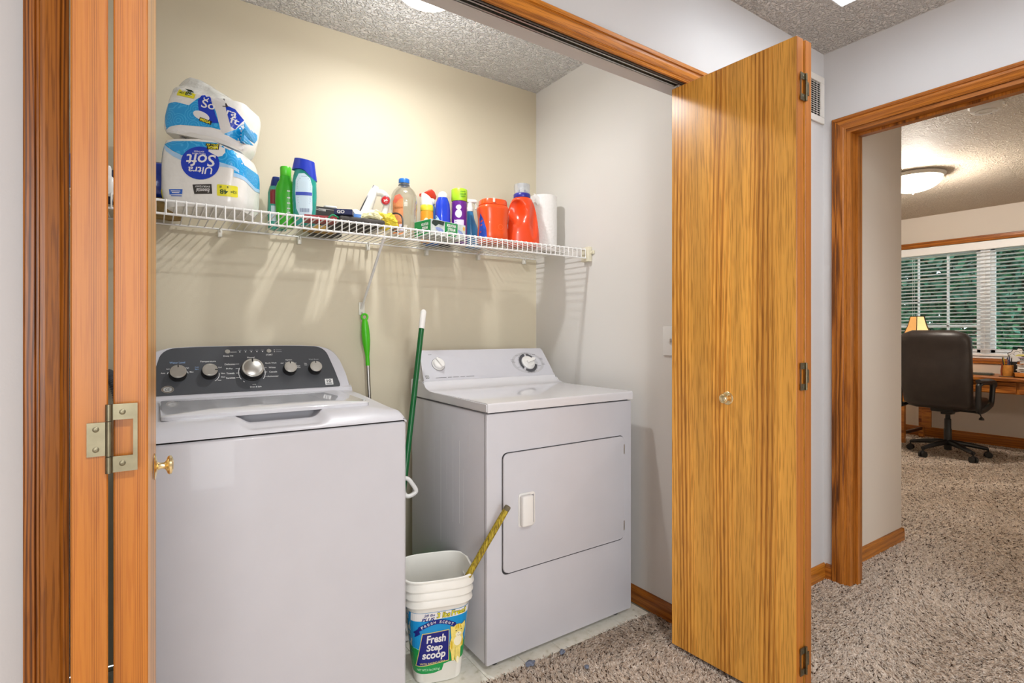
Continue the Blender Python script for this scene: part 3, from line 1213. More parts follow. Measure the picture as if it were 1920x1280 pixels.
ink += [put(annulus(0, 0, 0.0415, 0.0435, PI * 0.86, PI * 1.18), 0.002, 0.078), put(annulus(0, 0, 0.0415, 0.0435, -PI * 0.20, PI * 0.14), 0.002, 0.078),
        put(annulus(0, 0, 0.0410, 0.0430, PI * 1.25, PI * 1.29, 6), 0.002, 0.078),
        put(annulus(0, 0, 0.0285, 0.0300, -PI * 0.33, PI * 0.03), -0.129, 0.078),
        put(annulus(0, 0, 0.0285, 0.0303, PI * 0.87, PI * 0.94, 6), -0.220, 0.078), put(annulus(0, 0, 0.0285, 0.0303, PI * 0.06, PI * 0.13, 6), -0.220, 0.078)]
ink, grey_i, blue_i = [[([(a, b * PS) for a, b in sh[0]], sh[1]) for sh in L] for L in (ink, grey_i, blue_i)]
decal('white_lettering', ink, PO, X, PV, CREAM_INK, W)
decal('grey_lettering', grey_i, PO, X, PV, pm('pale_grey_ink', '#9fa2a6', 0.5, var=0), W)
decal('blue_lettering', blue_i, PO, X, PV, pm('pale_blue_ink', '#88a6cc', 0.5, var=0), W)
bm = B()
prism(bm, ell(0, 0, 0.0175, 0.0125, 36), 0.0012, Matrix.Translation(con(-0.249, 0.031, 0.0022)) @ MC, bev=0.0004, seg=1)
bd = obj('badge', bm, STEEL, W)
decal('emblem', [put(annulus(0, 0, 0.0138, 0.0150, sy=0.72)), put(fit('GE', 0.014, 0.0098, 0.01, 0.2))], con(-0.249, 0.031, 0.0034), X, PV, DARK_INK, bd)
decal('emblem_disc', [put(poly(ell(0, 0, 0.0112, 0.0082))), ], con(-0.249, 0.031, 0.00325), X, PV, pm('badge_silver', '#b9bab8', 0.4, var=0), bd)
decal('corner_badge', [annulus(0.262, 0.030, 0.0, 0.0001), put(poly(rect(-0.0145, -0.011, 0.0145, 0.0135)), 0.262, 0.031)], PO, X, PV, CREAM_INK, W, off=0.0004)
decal('corner_lettering', [put(fit('10', 0.017, 0.012, 0.03), 0.262, 0.036), put(poly(rect(-0.011, -0.001, 0.011, 0.001)), 0.262, 0.0265), put(poly(rect(-0.011, -0.001, 0.011, 0.001)), 0.262, 0.0232)],
      PO, X, PV, pm('panel_ink', '#3c3e42', 0.5, var=0), W, off=0.0008)

# ================================================================== DRYER
D = thing('clothes_dryer', 'white front-loading clothes dryer with timer dial on its back console', 'dryer', (1.2665, 1.823, 0))
bm = B()
box(bm, (-0.3435, -0.310, 0.025), (0.3435, 0.310, 0.868), bev=0.006, seg=2)
db = bvh_of(bm)
obj('cabinet', bm, WHITE_EN, D, smooth=40)
bm = B()
box(bm, (-0.330, -0.300, 0.862), (0.330, 0.300, 0.874))
obj('seam', bm, GAP, D)
for sx in (-0.29, 0.29):
    for sy in (-0.26, 0.26):
        bm = B()
        cyl(bm, (sx, sy, 0), (sx, sy, 0.03), 0.018)
        obj('foot', bm, BLACK_PL, D, smooth=40)
# front panel seam down the left corner
bm = B()
box(bm, (-0.3442, -0.300, 0.03), (-0.3430, -0.2975, 0.866))
obj('panel_seam', bm, GREY_INK, D)
# top plate sweeping up into the console
bm = B()
side = [(-0.316, 0.873), (-0.317, 0.898), (-0.313, 0.9035), (-0.306, 0.905), (0.120, 0.905), (0.150, 0.908), (0.166, 0.915), (0.178, 0.927), (0.186, 0.939), (0.20, 0.943), (0.312, 0.943), (0.312, 0.873)]
loft(bm, [[V3((x, a, b)) for a, b in side] for x in (-0.3475, 0.3475)])
bmesh.ops.bevel(bm, geom=[e for e in bm.edges if abs(abs(e.verts[0].co.x) - 0.3475) < 1e-5 and abs(e.verts[0].co.x - e.verts[1].co.x) < 1e-5], offset=0.004, segments=2, affect='EDGES')
obj('top', bm, pm('white_dryer_top', '#d6d5d8', 0.13, var=0.01, coat=0.5), D, smooth=40)
DB, DV = V3((0, 0.188, 0.940)), V3((0, 0.552, 0.834)).normalized()
DN = X.cross(DV).normalized()
MD = Matrix(((1, 0, 0, 0), (0, DV.y, DN.y, 0), (0, DV.z, DN.z, 0), (0, 0, 0, 1)))
bm = B()
prism(bm, [(-0.346, 0.0), (0.346, 0.0), (0.336, 0.03), (0.3265, 0.135)] + arc2(0.315, 0.142, 0.010, 0, PI / 2, 4) + arc2(-0.315, 0.142, 0.010, PI / 2, PI, 4) + [(-0.3265, 0.135), (-0.336, 0.03)],
      0.06, Matrix.Translation(DB + DN * -0.06) @ MD, bev=0.004, seg=2)
obj('console', bm, WHITE_EN, D, smooth=40)


def dc(x, s, d=0.0):
    return DB + X * x + DV * s + DN * d


# start dial and timer dial
M = Matrix.Translation(dc(-0.256, 0.078)) @ MD
bm = B()
lathe(bm, [(0.0001, 0), (0.0285, 0), (0.0285, 0.003), (0.026, 0.005), (0.0245, 0.014), (0.021, 0.017), (0.0001, 0.018)], M, seg=32)
sd = obj('start_dial', bm, WHITE_PL, D, smooth=35)
bm = B()
box(bm, (-0.006, -0.0245, 0.015), (0.006, 0.0245, 0.026), bev=0.003, M=M @ Matrix.Rotation(0.45, 4, 'Z'))
obj('grip', bm, WHITE_PL, sd, smooth=40)
decal('dial_shade', [annulus(0, 0, 0.0285, 0.0305, n=32)], dc(-0.256, 0.078), X, DV, GREY_INK, D)
TX, TS_ = 0.213, 0.070
decal('timer_oval', [annulus(0, 0, 0.042, 0.055, n=48), put(annulus(0, 0, 0.054, 0.064, n=48), 0, 0, 0, 1.42, 0.90)], dc(TX, TS_), X, DV, pm('pale_grey_print', '#b9b8bb', 0.5, var=0), D, off=0.0004)
decal('timer_scale', [annulus(0, 0, 0.036, 0.0495, a, b) for a, b in ((PI * 0.55, PI * 1.22), (PI * 1.30, PI * 1.93), (PI * 0.13, PI * 0.47))], dc(TX, TS_), X, DV, pm('dark_grey_print', '#4c4c50', 0.5, var=0), D, off=0.0008)
tick = [put(poly(rect(-0.0007, 0.051, 0.0007, 0.056)), 0, 0, 2 * PI * i / 20) for i in range(20)]
lab = [put(poly(rect(-0.009, -0.0008, 0.009, 0.0008)), x, y) for x, y in ((-0.085, 0.018), (-0.085, 0.012), (-0.08, 0.005), (-0.06, -0.022), (0.085, 0.022), (0.085, 0.016), (0.088, -0.006), (0.088, -0.012), (-0.05, 0.04), (0.05, 0.044), (0.06, -0.02))]
decal('timer_marks', tick + lab, dc(TX, TS_), X, DV, GREY_INK, D, off=0.0008)
M = Matrix.Translation(dc(TX, TS_)) @ MD
bm = B()
lathe(bm, [(0.0001, 0), (0.0345, 0), (0.0345, 0.006), (0.032, 0.008), (0.029, 0.010), (0.024, 0.017), (0.020, 0.018), (0.0001, 0.018)], M, seg=36)
td = obj('timer_dial', bm, WHITE_PL, D, smooth=35)
bm = B()
prism(bm, [(-0.020, -0.006), (0.022, -0.009), (0.036, 0), (0.022, 0.009), (-0.020, 0.006)], 0.012, M @ Matrix.Translation((0, 0, 0.016)) @ Matrix.Rotation(0.35, 4, 'Z'), bev=0.003)
obj('grip', bm, WHITE_PL, td, smooth=40)
bm = B()
prism(bm, rrect(-0.0075, -0.0075, 0.0075, 0.0075, 0.003), 0.0008, Matrix.Translation(dc(-0.322, 0.020)) @ MD)
bd = obj('badge', bm, GREY_INK, D)
decal('emblem', [annulus(0, 0, 0.0045, 0.0058, n=20), put(fit('GE', 0.0075, 0.005, 0.01), 0, 0)], dc(-0.322, 0.020, 0.0008), X, DV, CREAM_INK, bd)
line = []
xx = -0.285
for wd in (0.050, 0.018, 0.028, 0.022, 0.040):
    line.append(put(poly(rect(0, -0.0011, wd, 0.0011)), xx, 0.014))
    xx += wd + 0.007
decal('small_lettering', line + [put(fit('START', 0.017, 0.004, 0.01), -0.282, 0.128), put(poly(rect(-0.006, -0.001, 0.006, 0.001)), -0.248, 0.112)], dc(0, 0), X, DV, GREY_INK, D)
# door with recessed joint, handle, hinges
fy = -0.310
bm = B()
prism(bm, rrect(-0.284, 0.3155, 0.2968, 0.7315, 0.020), 0.0012, Matrix.Translation((0, fy, 0)) @ Matrix(((1, 0, 0, 0), (0, 0, -1, 0), (0, 1, 0, 0), (0, 0, 0, 1))))
obj('door_joint', bm, pm('door_joint_shadow', '#3a3a3c', 0.7, var=0), D)
bm = B()
prism(bm, rrect(-0.2815, 0.3225, 0.2945, 0.729, 0.019), 0.0085, Matrix.Translation((0, fy - 0.0002, 0)) @ Matrix(((1, 0, 0, 0), (0, 0, -1, 0), (0, 1, 0, 0), (0, 0, 0, 1))), bev=0.004, seg=3)
dd = obj('door', bm, WHITE_EN, D, smooth=40)
MF = Matrix(((1, 0, 0, 0), (0, 0, -1, 0), (0, 1, 0, 0), (0, 0, 0, 1)))
bm = B()
prism(bm, rrect(-0.222, 0.469, -0.152, 0.585, 0.009), 0.003, Matrix.Translation((0, fy - 0.0085, 0)) @ MF, bev=0.0012)
obj('handle_plate', bm, WHITE_PL, dd, smooth=40)
bm = B()
box(bm, (-0.219, fy - 0.034, 0.474), (-0.172, fy - 0.0112, 0.580), bev=0.007, seg=3)
obj('handle', bm, WHITE_PL, dd, smooth=40)
bm = B()
box(bm, (-0.172, fy - 0.0125, 0.478), (-0.157, fy - 0.0118, 0.576), bev=0.0002, seg=1)
obj('handle_pocket', bm, pm('handle_recess', '#9a999c', 0.6, var=0), dd)
for z in (0.677, 0.373):
    bm = B()
    box(bm, (0.2895, fy - 0.0105, z - 0.019), (0.2945, fy - 0.0035, z + 0.019), bev=0.001)
    obj('hinge', bm, STEEL, dd)
# lint and water streaks dried on the left side
rs = random.Random(4)
st = [put(poly(rect(-0.0012 * k, -0.5 * l, 0.0012 * k, 0.5 * l)), y, z) for y, z, k, l in ((0.19, 0.77, 0.6, 0.10), (0.12, 0.60, 1.0, 0.30), (0.07, 0.62, 0.7, 0.36), (0.02, 0.66, 0.5, 0.22), (-0.03, 0.55, 1.0, 0.42), (-0.09, 0.62, 0.6, 0.25), (0.15, 0.55, 0.5, 0.2))]
decal('dried_streak', st, V3((-0.3435, 0, 0)), -Y, Z, pm('dried_streak', '#f0f0f0', 0.6, var=0.0), D, off=0.0003)


# ================================================================== WIRE SHELF
SZ = 1.5355                      # top of the deck wires
S = thing('wire_shelf', 'white wire shelf spanning the closet above washer and dryer', 'shelf', (0.70, 2.06, SZ))
SX0, SX1 = -0.98, 0.985
yf, yb = -0.195, 0.212
for nm, y, z, r in (('front_rail', yf, -0.0060, 0.0036), ('lip_rail', yf - 0.003, -0.0455, 0.0036), ('back_rail', yb - 0.006, -0.0060, 0.0034), ('middle_rail', 0.01, -0.0058, 0.0030)):
    bm = B()
    cyl(bm, (SX0, y, z), (SX1, y, z), r, seg=10)
    obj(nm, bm, WHITE_WIRE, S, smooth=50)
bm = B()
tube(bm, [(0, yb, -0.0022), (0, 0, -0.0022), (0, yf + 0.002, -0.0022), (0, yf - 0.004, -0.004), (0, yf - 0.0062, -0.010), (0, yf - 0.0062, -0.048)], 0.0021, seg=6)
wire = obj('wire', bm, WHITE_WIRE, S, smooth=60)
wire.location = (SX0 + 0.006, 0, 0)
for k in range(1, 77):
    share('wire', wire.data, S, (SX0 + 0.006 + k * 0.0256, 0, 0))
CLIP = pm('clip_plastic', '#e4e2d8', 0.4, var=0.02)
bm = B()
box(bm, (-0.007, 0.196, -0.036), (0.007, 0.2185, -0.010), bev=0.002)
tube(bm, bez([(0, 0.206, -0.022), (0, 0.196, -0.016), (0, 0.194, -0.008), (0, 0.200, -0.004)], 4), 0.003, seg=6)
cl = obj('wall_clip', bm, CLIP, S, smooth=40)
cl.location = (-0.207, 0, 0)
for x in (-0.49, 0.076, 0.354, 0.633, 0.91):
    share('wall_clip', cl.data, S, (x, 0, 0))
for x, s in ((0.999, -1), (-0.999, 1)):
    bm = B()
    box(bm, (x - 0.0005, yf - 0.022, -0.062), (x + s * 0.022, yf + 0.030, 0.006), bev=0.003)
    cyl(bm, (x + s * 0.004, yf - 0.034, -0.022), (x + s * 0.004, yf - 0.022, -0.022), 0.007)
    box(bm, (x, yf - 0.040, -0.028), (x + s * 0.004, yf - 0.02, -0.012), bev=0.001)
    obj('end_bracket', bm, CREAM_PL, S, smooth=40)
bm = B()
tube(bm, [(0.0, yf - 0.004, -0.049), (0.0, yf + 0.012, -0.058), (0.050, 0.205, -0.285), (0.050, 0.213, -0.290)], 0.0052, seg=10)
br = obj('support_brace', bm, WHITE_WIRE, S, smooth=50)
bm = B()
box(bm, (0.040, 0.2125, -0.318), (0.066, 0.2195, -0.262), bev=0.003)
cyl(bm, (0.053, 0.195, -0.308), (0.053, 0.2125, -0.308), 0.004)
obj('brace_foot', bm, CLIP, br, smooth=40)


# ================================================================== THINGS ON THE SHELF
def bottle(bm, prof, n=2.4, k=32, cx=0, cy=0):
    """prof: (z, half width, half depth[, exponent[, x shift]])"""
    rs = []
    for q in prof:
        z, a, b = q[:3]
        rs.append(ring(a, b, z, q[3] if len(q) > 3 else n, k, cx + (q[4] if len(q) > 4 else 0), cy))
    return loft(bm, rs)


def wrinkle(bm, amp, freq, seed=0, zmin=-9):
    for v in bm.verts:
        if v.co.z > zmin:
            q = v.co * freq + V3((seed, seed * 2, seed * 3))
            v.co += V3((mnoise.noise(q), mnoise.noise(q + V3((7, 1, 3))), mnoise.noise(q + V3((1, 9, 5))))) * amp


WRAP = pm('white_plastic_wrap', '#e9e6e0', 0.22, var=0.03, vscale=14, bump=0.5, bscale=28, bdist=0.006, coat=0.4)
CLEARW = pm('clear_plastic_film', '#eef0f0', 0.10, var=0.0, trans=0.9, ior=1.15, bump=0.7, bscale=30, bdist=0.006)
SWIRL = swirl('blue_swirl_print', '#1796d8', '#3fb0e6')
PALEB = pm('pale_blue_print', '#a9cdec', 0.25, var=0.02)
ROYAL = pm('royal_blue_print', '#1238b8', 0.25, var=0.03)
PKY = math.radians(-28)


def packshape(bm, w0, w1, d, h, sq=0.0, nz=12, k=56):
    rs = []
    for i in range(nz + 1):
        f = i / nz
        e = 1 - 0.085 * (abs(2 * f - 1) ** 5)
        cxp = (w0 + w1) / 2
        r = ring((w1 - w0) / 2 * e, d * e, f * h, 4.5, k, cxp, 0)
        rs.append(r)
    loft(bm, rs)
    for v in bm.verts:
        v.co.z -= sq * sst(0.04, 0.15, v.co.x) * (v.co.z / h)


# lower pack
P1 = thing('toilet_paper_pack', 'large blue and white toilet paper pack standing on the shelf, printed upside down', 'toilet paper', (0.146, 2.045, SZ + 0.003), PKY,
           'toilet paper packs on the shelf')
bm = B()
packshape(bm, -0.104, 0.152, 0.108, 0.214, 0.030)
wrinkle(bm, 0.004, 16, 3)
b1 = bvh_of(bm)
obj('wrapper', bm, WRAP, P1, smooth=60)
F1 = V3((0, -0.108, 0))
blue = [(-0.104, 0.1651), (-0.1007, 0.1887), (-0.0819, 0.1988), (-0.0554, 0.2045), (0.0114, 0.2065), (0.08, 0.2035), (0.115, 0.192), (0.138, 0.174), (0.1487, 0.1482), (0.151, 0.1292), (0.1483, 0.1195),
        (0.1309, 0.1307), (0.0901, 0.1412), (0.0788, 0.148), (-0.022, 0.1587), (-0.0487, 0.1718), (-0.0687, 0.1852), (-0.0819, 0.1965), (-0.0996, 0.1512), (-0.1029, 0.1487)]
decal('blue_swirl_band', [poly(blue, 0.012)], F1, X, Z, SWIRL, P1, b1, 0.0006)
decal('pale_blue_edge', [poly([(-0.0819, 0.1965), (-0.0687, 0.1829), (-0.0487, 0.1695), (-0.022, 0.1587), (-0.022, 0.1421), (-0.0487, 0.1554), (-0.0731, 0.1733), (-0.0819, 0.1882), (-0.0996, 0.1324), (-0.1017, 0.1488)], 0.012),
                         poly([(0.0901, 0.1412), (0.1309, 0.1307), (0.1483, 0.1195), (0.1487, 0.1101), (0.14, 0.1142), (0.1241, 0.1257), (0.0901, 0.127)], 0.012)], F1, X, Z, PALEB, P1, b1, 0.0010)
decal('blue_oval', [poly(ell(0.0334, 0.1358, 0.0572, 0.0522), 0.012)], F1, X, Z, ROYAL, P1, b1, 0.0016)
decal('white_notch', [poly([(0.0574, 0.1733), (0.0585, 0.1828), (0.0856, 0.1933), (0.1037, 0.1869), (0.1059, 0.1727), (0.098, 0.1605), (0.0856, 0.1577)], 0.010)], F1, X, Z, PAPER, P1, b1, 0.0021)
decal('white_lettering', [put(fit('Soft', 0.088, 0.038, 0.012, 0.15), 0.036, 0.1440, PI), put(fit('Ultra', 0.072, 0.022, 0.012, 0.15), 0.034, 0.1125, PI),
                          put(fit('THE ULTIMATE', 0.040, 0.0045, 0.012), 0.030, 0.1650, PI), put(fit('SOFTNESS', 0.030, 0.0045, 0.012), 0.030, 0.1720, PI)], F1, X, Z, PAPER, P1, b1, 0.0022)
decal('yellow_lettering', [put(fit('MEGA', 0.030, 0.0095, 0.03), 0.070, 0.1860, PI), put(fit('ROLL 4X', 0.034, 0.006, 0.03), 0.068, 0.1950, PI)], F1, X, Z, YELLOW_INK, P1, b1, 0.0030)
decal('lettering_back', [put(poly(rect(-0.0175, -0.0062, 0.0175, 0.0062)), 0.070, 0.1860), put(poly(rect(-0.0195, -0.0045, 0.0195, 0.0045)), 0.068, 0.1950)], F1, X, Z, DARK_INK, P1, b1, 0.0026)
decal('dark_tag', [poly([(0.011, 0.0672), (0.0675, 0.0705), (0.0698, 0.0397), (0.0159, 0.0382)], 0.015)], F1, X, Z, pm('dark_brown_print', '#3b3632', 0.4, var=0), P1, b1, 0.0010)
decal('tag_lettering', [put(fit('Essential', 0.040, 0.0115, 0.01, 0.2), 0.042, 0.0500, PI), put(fit('EVERYDAY', 0.044, 0.0055, 0.012), 0.041, 0.0620, PI)], F1, X, Z, PAPER, P1, b1, 0.0016)
decal('yellow_tag', [poly(rrect(0.0835, 0.0345, 0.137, 0.0705, 0.003), 0.015)], F1, X, Z, YELLOW_INK, P1, b1, 0.0010)
decal('count_lettering', [put(fit('48', 0.022, 0.015, 0.03), 0.103, 0.048, PI), put(fit('12=', 0.013, 0.009, 0.03), 0.127, 0.050, PI), put(poly(rect(-0.012, -0.0012, 0.012, 0.0012)), 0.103, 0.0615), put(poly(rect(-0.012, -0.0012, 0.012, 0.0012)), 0.103, 0.0650)],
      F1, X, Z, pm('green_ink', '#2a4a2c', 0.5, var=0), P1, b1, 0.0016)
decal('blue_tag', [poly([(-0.0598, 0.0514), (-0.0194, 0.0526), (-0.0209, 0.0372), (-0.0587, 0.035)], 0.012)], F1, X, Z, pm('mid_blue_print', '#2a62c4', 0.4, var=0), P1, b1, 0.0010)
decal('tag_lines', [put(poly(rect(-0.014, -0.0012, 0.014, 0.0012)), -0.04, 0.0462), put(poly(rect(-0.011, -0.0012, 0.011, 0.0012)), -0.04, 0.0412)], F1, X, Z, PAPER, P1, b1, 0.0016)
decal('tag_lines', [put(poly(rect(-0.016, -0.0012, 0.016, 0.0012)), -0.038, 0.0318)], F1, X, Z, pm('mid_blue_print', '#2a62c4'), P1, b1, 0.0016)
decal('yellow_stripe', [poly(rect(-0.098, 0.022, -0.086, 0.056), 0.012)], F1, X, Z, YELLOW_INK, P1, b1, 0.0010)
SB = V3((0.152, 0, 0))
decal('side_print', [poly([(-0.096, 0.112), (0.02, 0.095), (0.09, 0.105), (0.09, 0.150), (-0.096, 0.146)], 0.014)], SB, Y, Z, SWIRL, P1, b1, 0.0008)
decal('side_edge', [poly([(-0.096, 0.100), (0.02, 0.083), (0.09, 0.093), (0.09, 0.105), (0.02, 0.095), (-0.096, 0.112)], 0.014)], SB, Y, Z, PALEB, P1, b1, 0.0010)
bm = B()
for i in range(2):
    for j in range(3):
        cx, cy = -0.055 + j * 0.079, -0.05 + i * 0.1
        lathe(bm, [(0.021, -0.0006), (0.021, -0.0018), (0.019, -0.0018), (0.017, -0.0005)], Matrix.Translation((cx, cy, 0.004)), seg=20)
obj('roll_core', bm, pm('grey_cardboard', '#8a837c', 0.9), P1, smooth=40)

# upper pack, torn open and leaning to the right
P2 = thing('toilet_paper_pack', 'torn open toilet paper pack leaning on top of the other pack', 'toilet paper', (0.146, 2.05, 1.763), PKY, 'toilet paper packs on the shelf')
P2.rotation_euler = (0, math.radians(11.5), PKY)
bm = B()
packshape(bm, -0.112, 0.140, 0.098, 0.140, -0.012)
wrinkle(bm, 0.005, 15, 11)
b2 = bvh_of(bm)
obj('wrapper', bm, WRAP, P2, smooth=60)
bm = B()
rs = []
for i in range(9):
    f = i / 8
    rs.append(ring(0.120 * (1 - 0.75 * f ** 1.6), 0.095 * (1 - 0.60 * f), 0.125 + 0.075 * f, 3.0, 40, 0.006 - 0.060 * f, 0))
loft(bm, rs)
wrinkle(bm, 0.011, 22, 5)
obj('loose_film', bm, pm('cloudy_film', '#e8e8e4', 0.16, var=0.02, vscale=30, bump=0.8, bscale=40, bdist=0.006, alpha=0.72, coat=0.5), P2, smooth=70)
F2 = V3((0, -0.098, 0))


def tl(pts):
    """turn upright face coordinates into the leaning pack's own"""
    a = math.radians(11.5)
    c, s = math.cos(a), math.sin(a)
    q = [(x + 0.0, z + 0.008) for x, z in pts]
    return [(x * c - z * s, x * s + z * c) for x, z in q]


decal('blue_swirl_band', [poly(tl([(-0.080, 0.0148), (-0.086, 0.0614), (-0.075, 0.0986), (-0.0445, 0.0989), (-0.0045, 0.0889), (0.0251, 0.1148), (0.0782, 0.0792), (0.0931, 0.0148), (0.059, 0.0224), (-0.0297, 0.0265), (-0.0632, 0.0218)]), 0.012),
                          poly(tl([(0.0995, 0.0038), (0.1316, 0.0231), (0.1511, 0.0532), (0.1597, 0.0606), (0.162, 0.0519), (0.164, 0.0251), (0.160, -0.0201)]), 0.012)], F2, X, Z, SWIRL, P2, b2, 0.0006)
decal('blue_oval', [poly(tl([(0.0399, 0.1401), (0.023, 0.1058), (0.0251, 0.0768), (0.0378, 0.055), (0.0633, 0.036), (0.0846, 0.0368), (0.059, 0.1164)]), 0.012),
                    poly(tl([(0.1038, 0.096), (0.1316, 0.086), (0.1502, 0.06), (0.1295, 0.023), (0.1187, 0.0293), (0.108, 0.0715)]), 0.012)], F2, X, Z, ROYAL, P2, b2, 0.0012)
decal('torn_gap', [poly(tl([(0.0527, 0.150), (0.0995, 0.142), (0.1038, 0.096), (0.1187, 0.0293), (0.1209, 0.0181), (0.0974, 0.0037), (0.091, 0.0124), (0.0782, 0.0702), (0.059, 0.1186)]), 0.012)], F2, X, Z,
      pm('tissue_roll_paper', '#d9d5d2', 0.9, var=0.02), P2, b2, 0.0018)
o = tl([(0.0474, 0.117), (0.0555, 0.0925), (0.122, 0.0699), (0.129, 0.0495), (-0.0129, 0.130), (0.0463, 0.0408), (0.104, 0.1040), (0.148, 0.1000), (0.0336, 0.0571)])
decal('white_lettering', [put(fit('U', 0.016, 0.022, 0.012), *o[0], 0.08), put(fit('So', 0.042, 0.026, 0.012), *o[1], 0.0), put(fit('ra', 0.026, 0.014, 0.012), *o[2], -0.06), put(fit('ft', 0.022, 0.022, 0.012), *o[3], -0.06)],
      F2, X, Z, PAPER, P2, b2, 0.0026)
decal('yellow_tag', [put(poly(rrect(-0.0275, -0.0155, 0.0275, 0.0155, 0.003), 0.012), *o[4], 0.0)], F2, X, Z, YELLOW_INK, P2, b2, 0.0014)
decal('count_lettering', [put(fit('48', 0.020, 0.014, 0.03), o[4][0] + 0.008, o[4][1] - 0.003, PI), put(fit('12=', 0.013, 0.007, 0.03), o[4][0] - 0.014, o[4][1] - 0.004, PI), put(poly(rect(-0.010, -0.001, 0.010, 0.001)), o[4][0] + 0.006, o[4][1] + 0.009)], F2, X, Z, MATS['green_ink'], P2, b2, 0.0020)
decal('white_notch', [put(poly(ell(0, 0, 0.026, 0.013), 0.012), *o[8], -0.2)], F2, X, Z, PAPER, P2, b2, 0.0020)
decal('lettering_back', [put(poly(rect(-0.019, -0.006, 0.019, 0.006)), *o[5], -0.12)], F2, X, Z, DARK_INK, P2, b2, 0.0022)
decal('yellow_lettering', [put(fit('MEGA', 0.032, 0.009, 0.03), *o[5], -0.12)], F2, X, Z, YELLOW_INK, P2, b2, 0.0027)
decal('dark_tag', [put(poly(rect(-0.008, -0.015, 0.008, 0.015)), *o[6], 0.25)], F2, X, Z, MATS['dark_brown_print'], P2, b2, 0.0026)
decal('blue_tag', [put(poly([(-0.014, 0.014), (0.014, -0.002), (0.010, -0.016)]), *o[7])], F2, X, Z, MATS['mid_blue_print'], P2, b2, 0.0014)
decal('white_rim', [poly(tl([(-0.070, 0.0060), (-0.0297, 0.0240), (0.059, 0.0204), (0.0974, 0.0030), (0.155, -0.022), (0.15, -0.035), (0.09, -0.012), (0.0, 0.005), (-0.05, -0.004)]), 0.012)], F2, X, Z, PAPER, P2, b2, 0.0014)

# left end of the shelf
bm = B()
bottle(bm, [(0, 0.060, 0.035, 4), (0.01, 0.066, 0.04, 4), (0.055, 0.066, 0.042, 4), (0.062, 0.060, 0.036, 4)])
wrinkle(bm, 0.006, 20, 2)
pb = obj('paper_bag', bm, pm('brown_paper_print', '#a08452', 0.8, var=0.35, vscale=40), smooth=60)
pb.location = (0.024, 2.225, SZ + 0.006)
tag(pb, 'crumpled brown patterned bag behind the lower toilet paper pack', 'bag')
bm = B()
bottle(bm, [(0, 0.050, 0.012, 3), (0.012, 0.060, 0.024, 2.4), (0.06, 0.062, 0.028, 2.4), (0.11, 0.058, 0.020, 2.4), (0.125, 0.056, 0.003, 3)])
wrinkle(bm, 0.003, 30, 8)
bv = bvh_of(bm)
pouch = obj('blue_pouch', bm, pm('shiny_blue_foil', '#1c3fae', 0.22, var=0.2, vscale=30, coat=0.4), smooth=60)
pouch.location = (0.020, 2.225, SZ + 0.074)
tag(pouch, 'shiny blue pouch propped on the brown bag behind the toilet paper', 'pouch')
decal('white_patch', [poly(rect(-0.062, 0.030, -0.030, 0.075), 0.012)], V3((0, -0.02, 0)), X, Z, PAPER, pouch, bv, 0.0008)
bm = B()
box(bm, (-0.06, -0.05, 0), (0.06, 0.05, 0.056), bev=0.002)
cb = obj('cream_box', bm, pm('cream_cardboard', '#dccfae', 0.7, var=0.05))
cb.location = (-0.230, 2.19, SZ + 0.001)
tag(cb, 'cream box under the blue box at the far left shelf end', 'box')
bm = B()
box(bm, (-0.055, -0.045, 0), (0.055, 0.045, 0.106), bev=0.0015)
bb = obj('blue_box', bm, pm('bright_blue_cardboard', '#2278c8', 0.45, var=0.04))
bb.location = (-0.226, 2.19, SZ + 0.059)
tag(bb, 'bright blue box stacked on the cream box at the shelf end', 'box')
decal('white_lettering', [put(poly(rect(-0.004, -0.03, 0.004, 0.03)), 0.030, 0.055), put(poly(rect(-0.003, -0.012, 0.003, 0.012)), 0.046, 0.055)], V3((0, -0.045, 0)), X, Z, PAPER, bb)
bm = B()
bottle(bm, [(0, 0.04, 0.07, 3), (0.02, 0.048, 0.09, 3), (0.06, 0.046, 0.085, 3), (0.092, 0.03, 0.06, 2.2)])
wrinkle(bm, 0.008, 18, 4)
nv = obj('navy_cloth', bm, pm('navy_cotton', '#2c3a56', 0.9, var=0.15, bump=0.4, bscale=500), smooth=60)
nv.location = (-0.083, 2.06, SZ + 0.009)
tag(nv, 'folded navy cloth seen through the gap between left door leaves', 'cloth')
bm = B()
lathe(bm, [(0.0001, 0), (0.018, 0), (0.020, 0.004), (0.020, 0.04), (0.014, 0.05), (0.009, 0.055), (0.009, 0.075), (0.007, 0.083), (0.0001, 0.084)], seg=24)
wb = obj('white_tube', bm, WHITE_PL, smooth=40)
wb.location = (-0.106, 1.915, SZ + 0.0008)
tag(wb, 'small white tube bottle seen through the gap between left door leaves', 'bottle')

# shampoo bottles
g = thing('shampoo_bottle', 'bright green shampoo bottle behind the teal bottle', 'bottle', (0.418, 2.145, SZ + 0.0008), math.radians(-20), 'bottles left of the black box')
GRN = pm('green_bottle_plastic', '#3cae24', 0.28, var=0.05, coat=0.2)
bm = B()
bottle(bm, [(0, 0.026, 0.020), (0.004, 0.029, 0.022), (0.04, 0.033, 0.024), (0.10, 0.037, 0.026), (0.145, 0.036, 0.026), (0.170, 0.028, 0.023), (0.180, 0.0215, 0.020), (0.194, 0.0205, 0.0195)])
bv = bvh_of(bm)
obj('body', bm, GRN, g, smooth=50)
bm = B()
bottle(bm, [(0.195, 0.0185, 0.0185), (0.196, 0.0195, 0.0195), (0.226, 0.0205, 0.0205), (0.230, 0.019, 0.019)], 2)
obj('cap', bm, pm('light_green_cap', '#56c430', 0.3), g, smooth=50)
decal('white_lettering', [put(poly(rect(-0.005, -0.0025, 0.005, 0.0025)), 0.014, z) for z in (0.135, 0.11, 0.09, 0.07, 0.055)], V3((0, -0.03, 0)), X, Z, PAPER, g, bv, 0.0008)
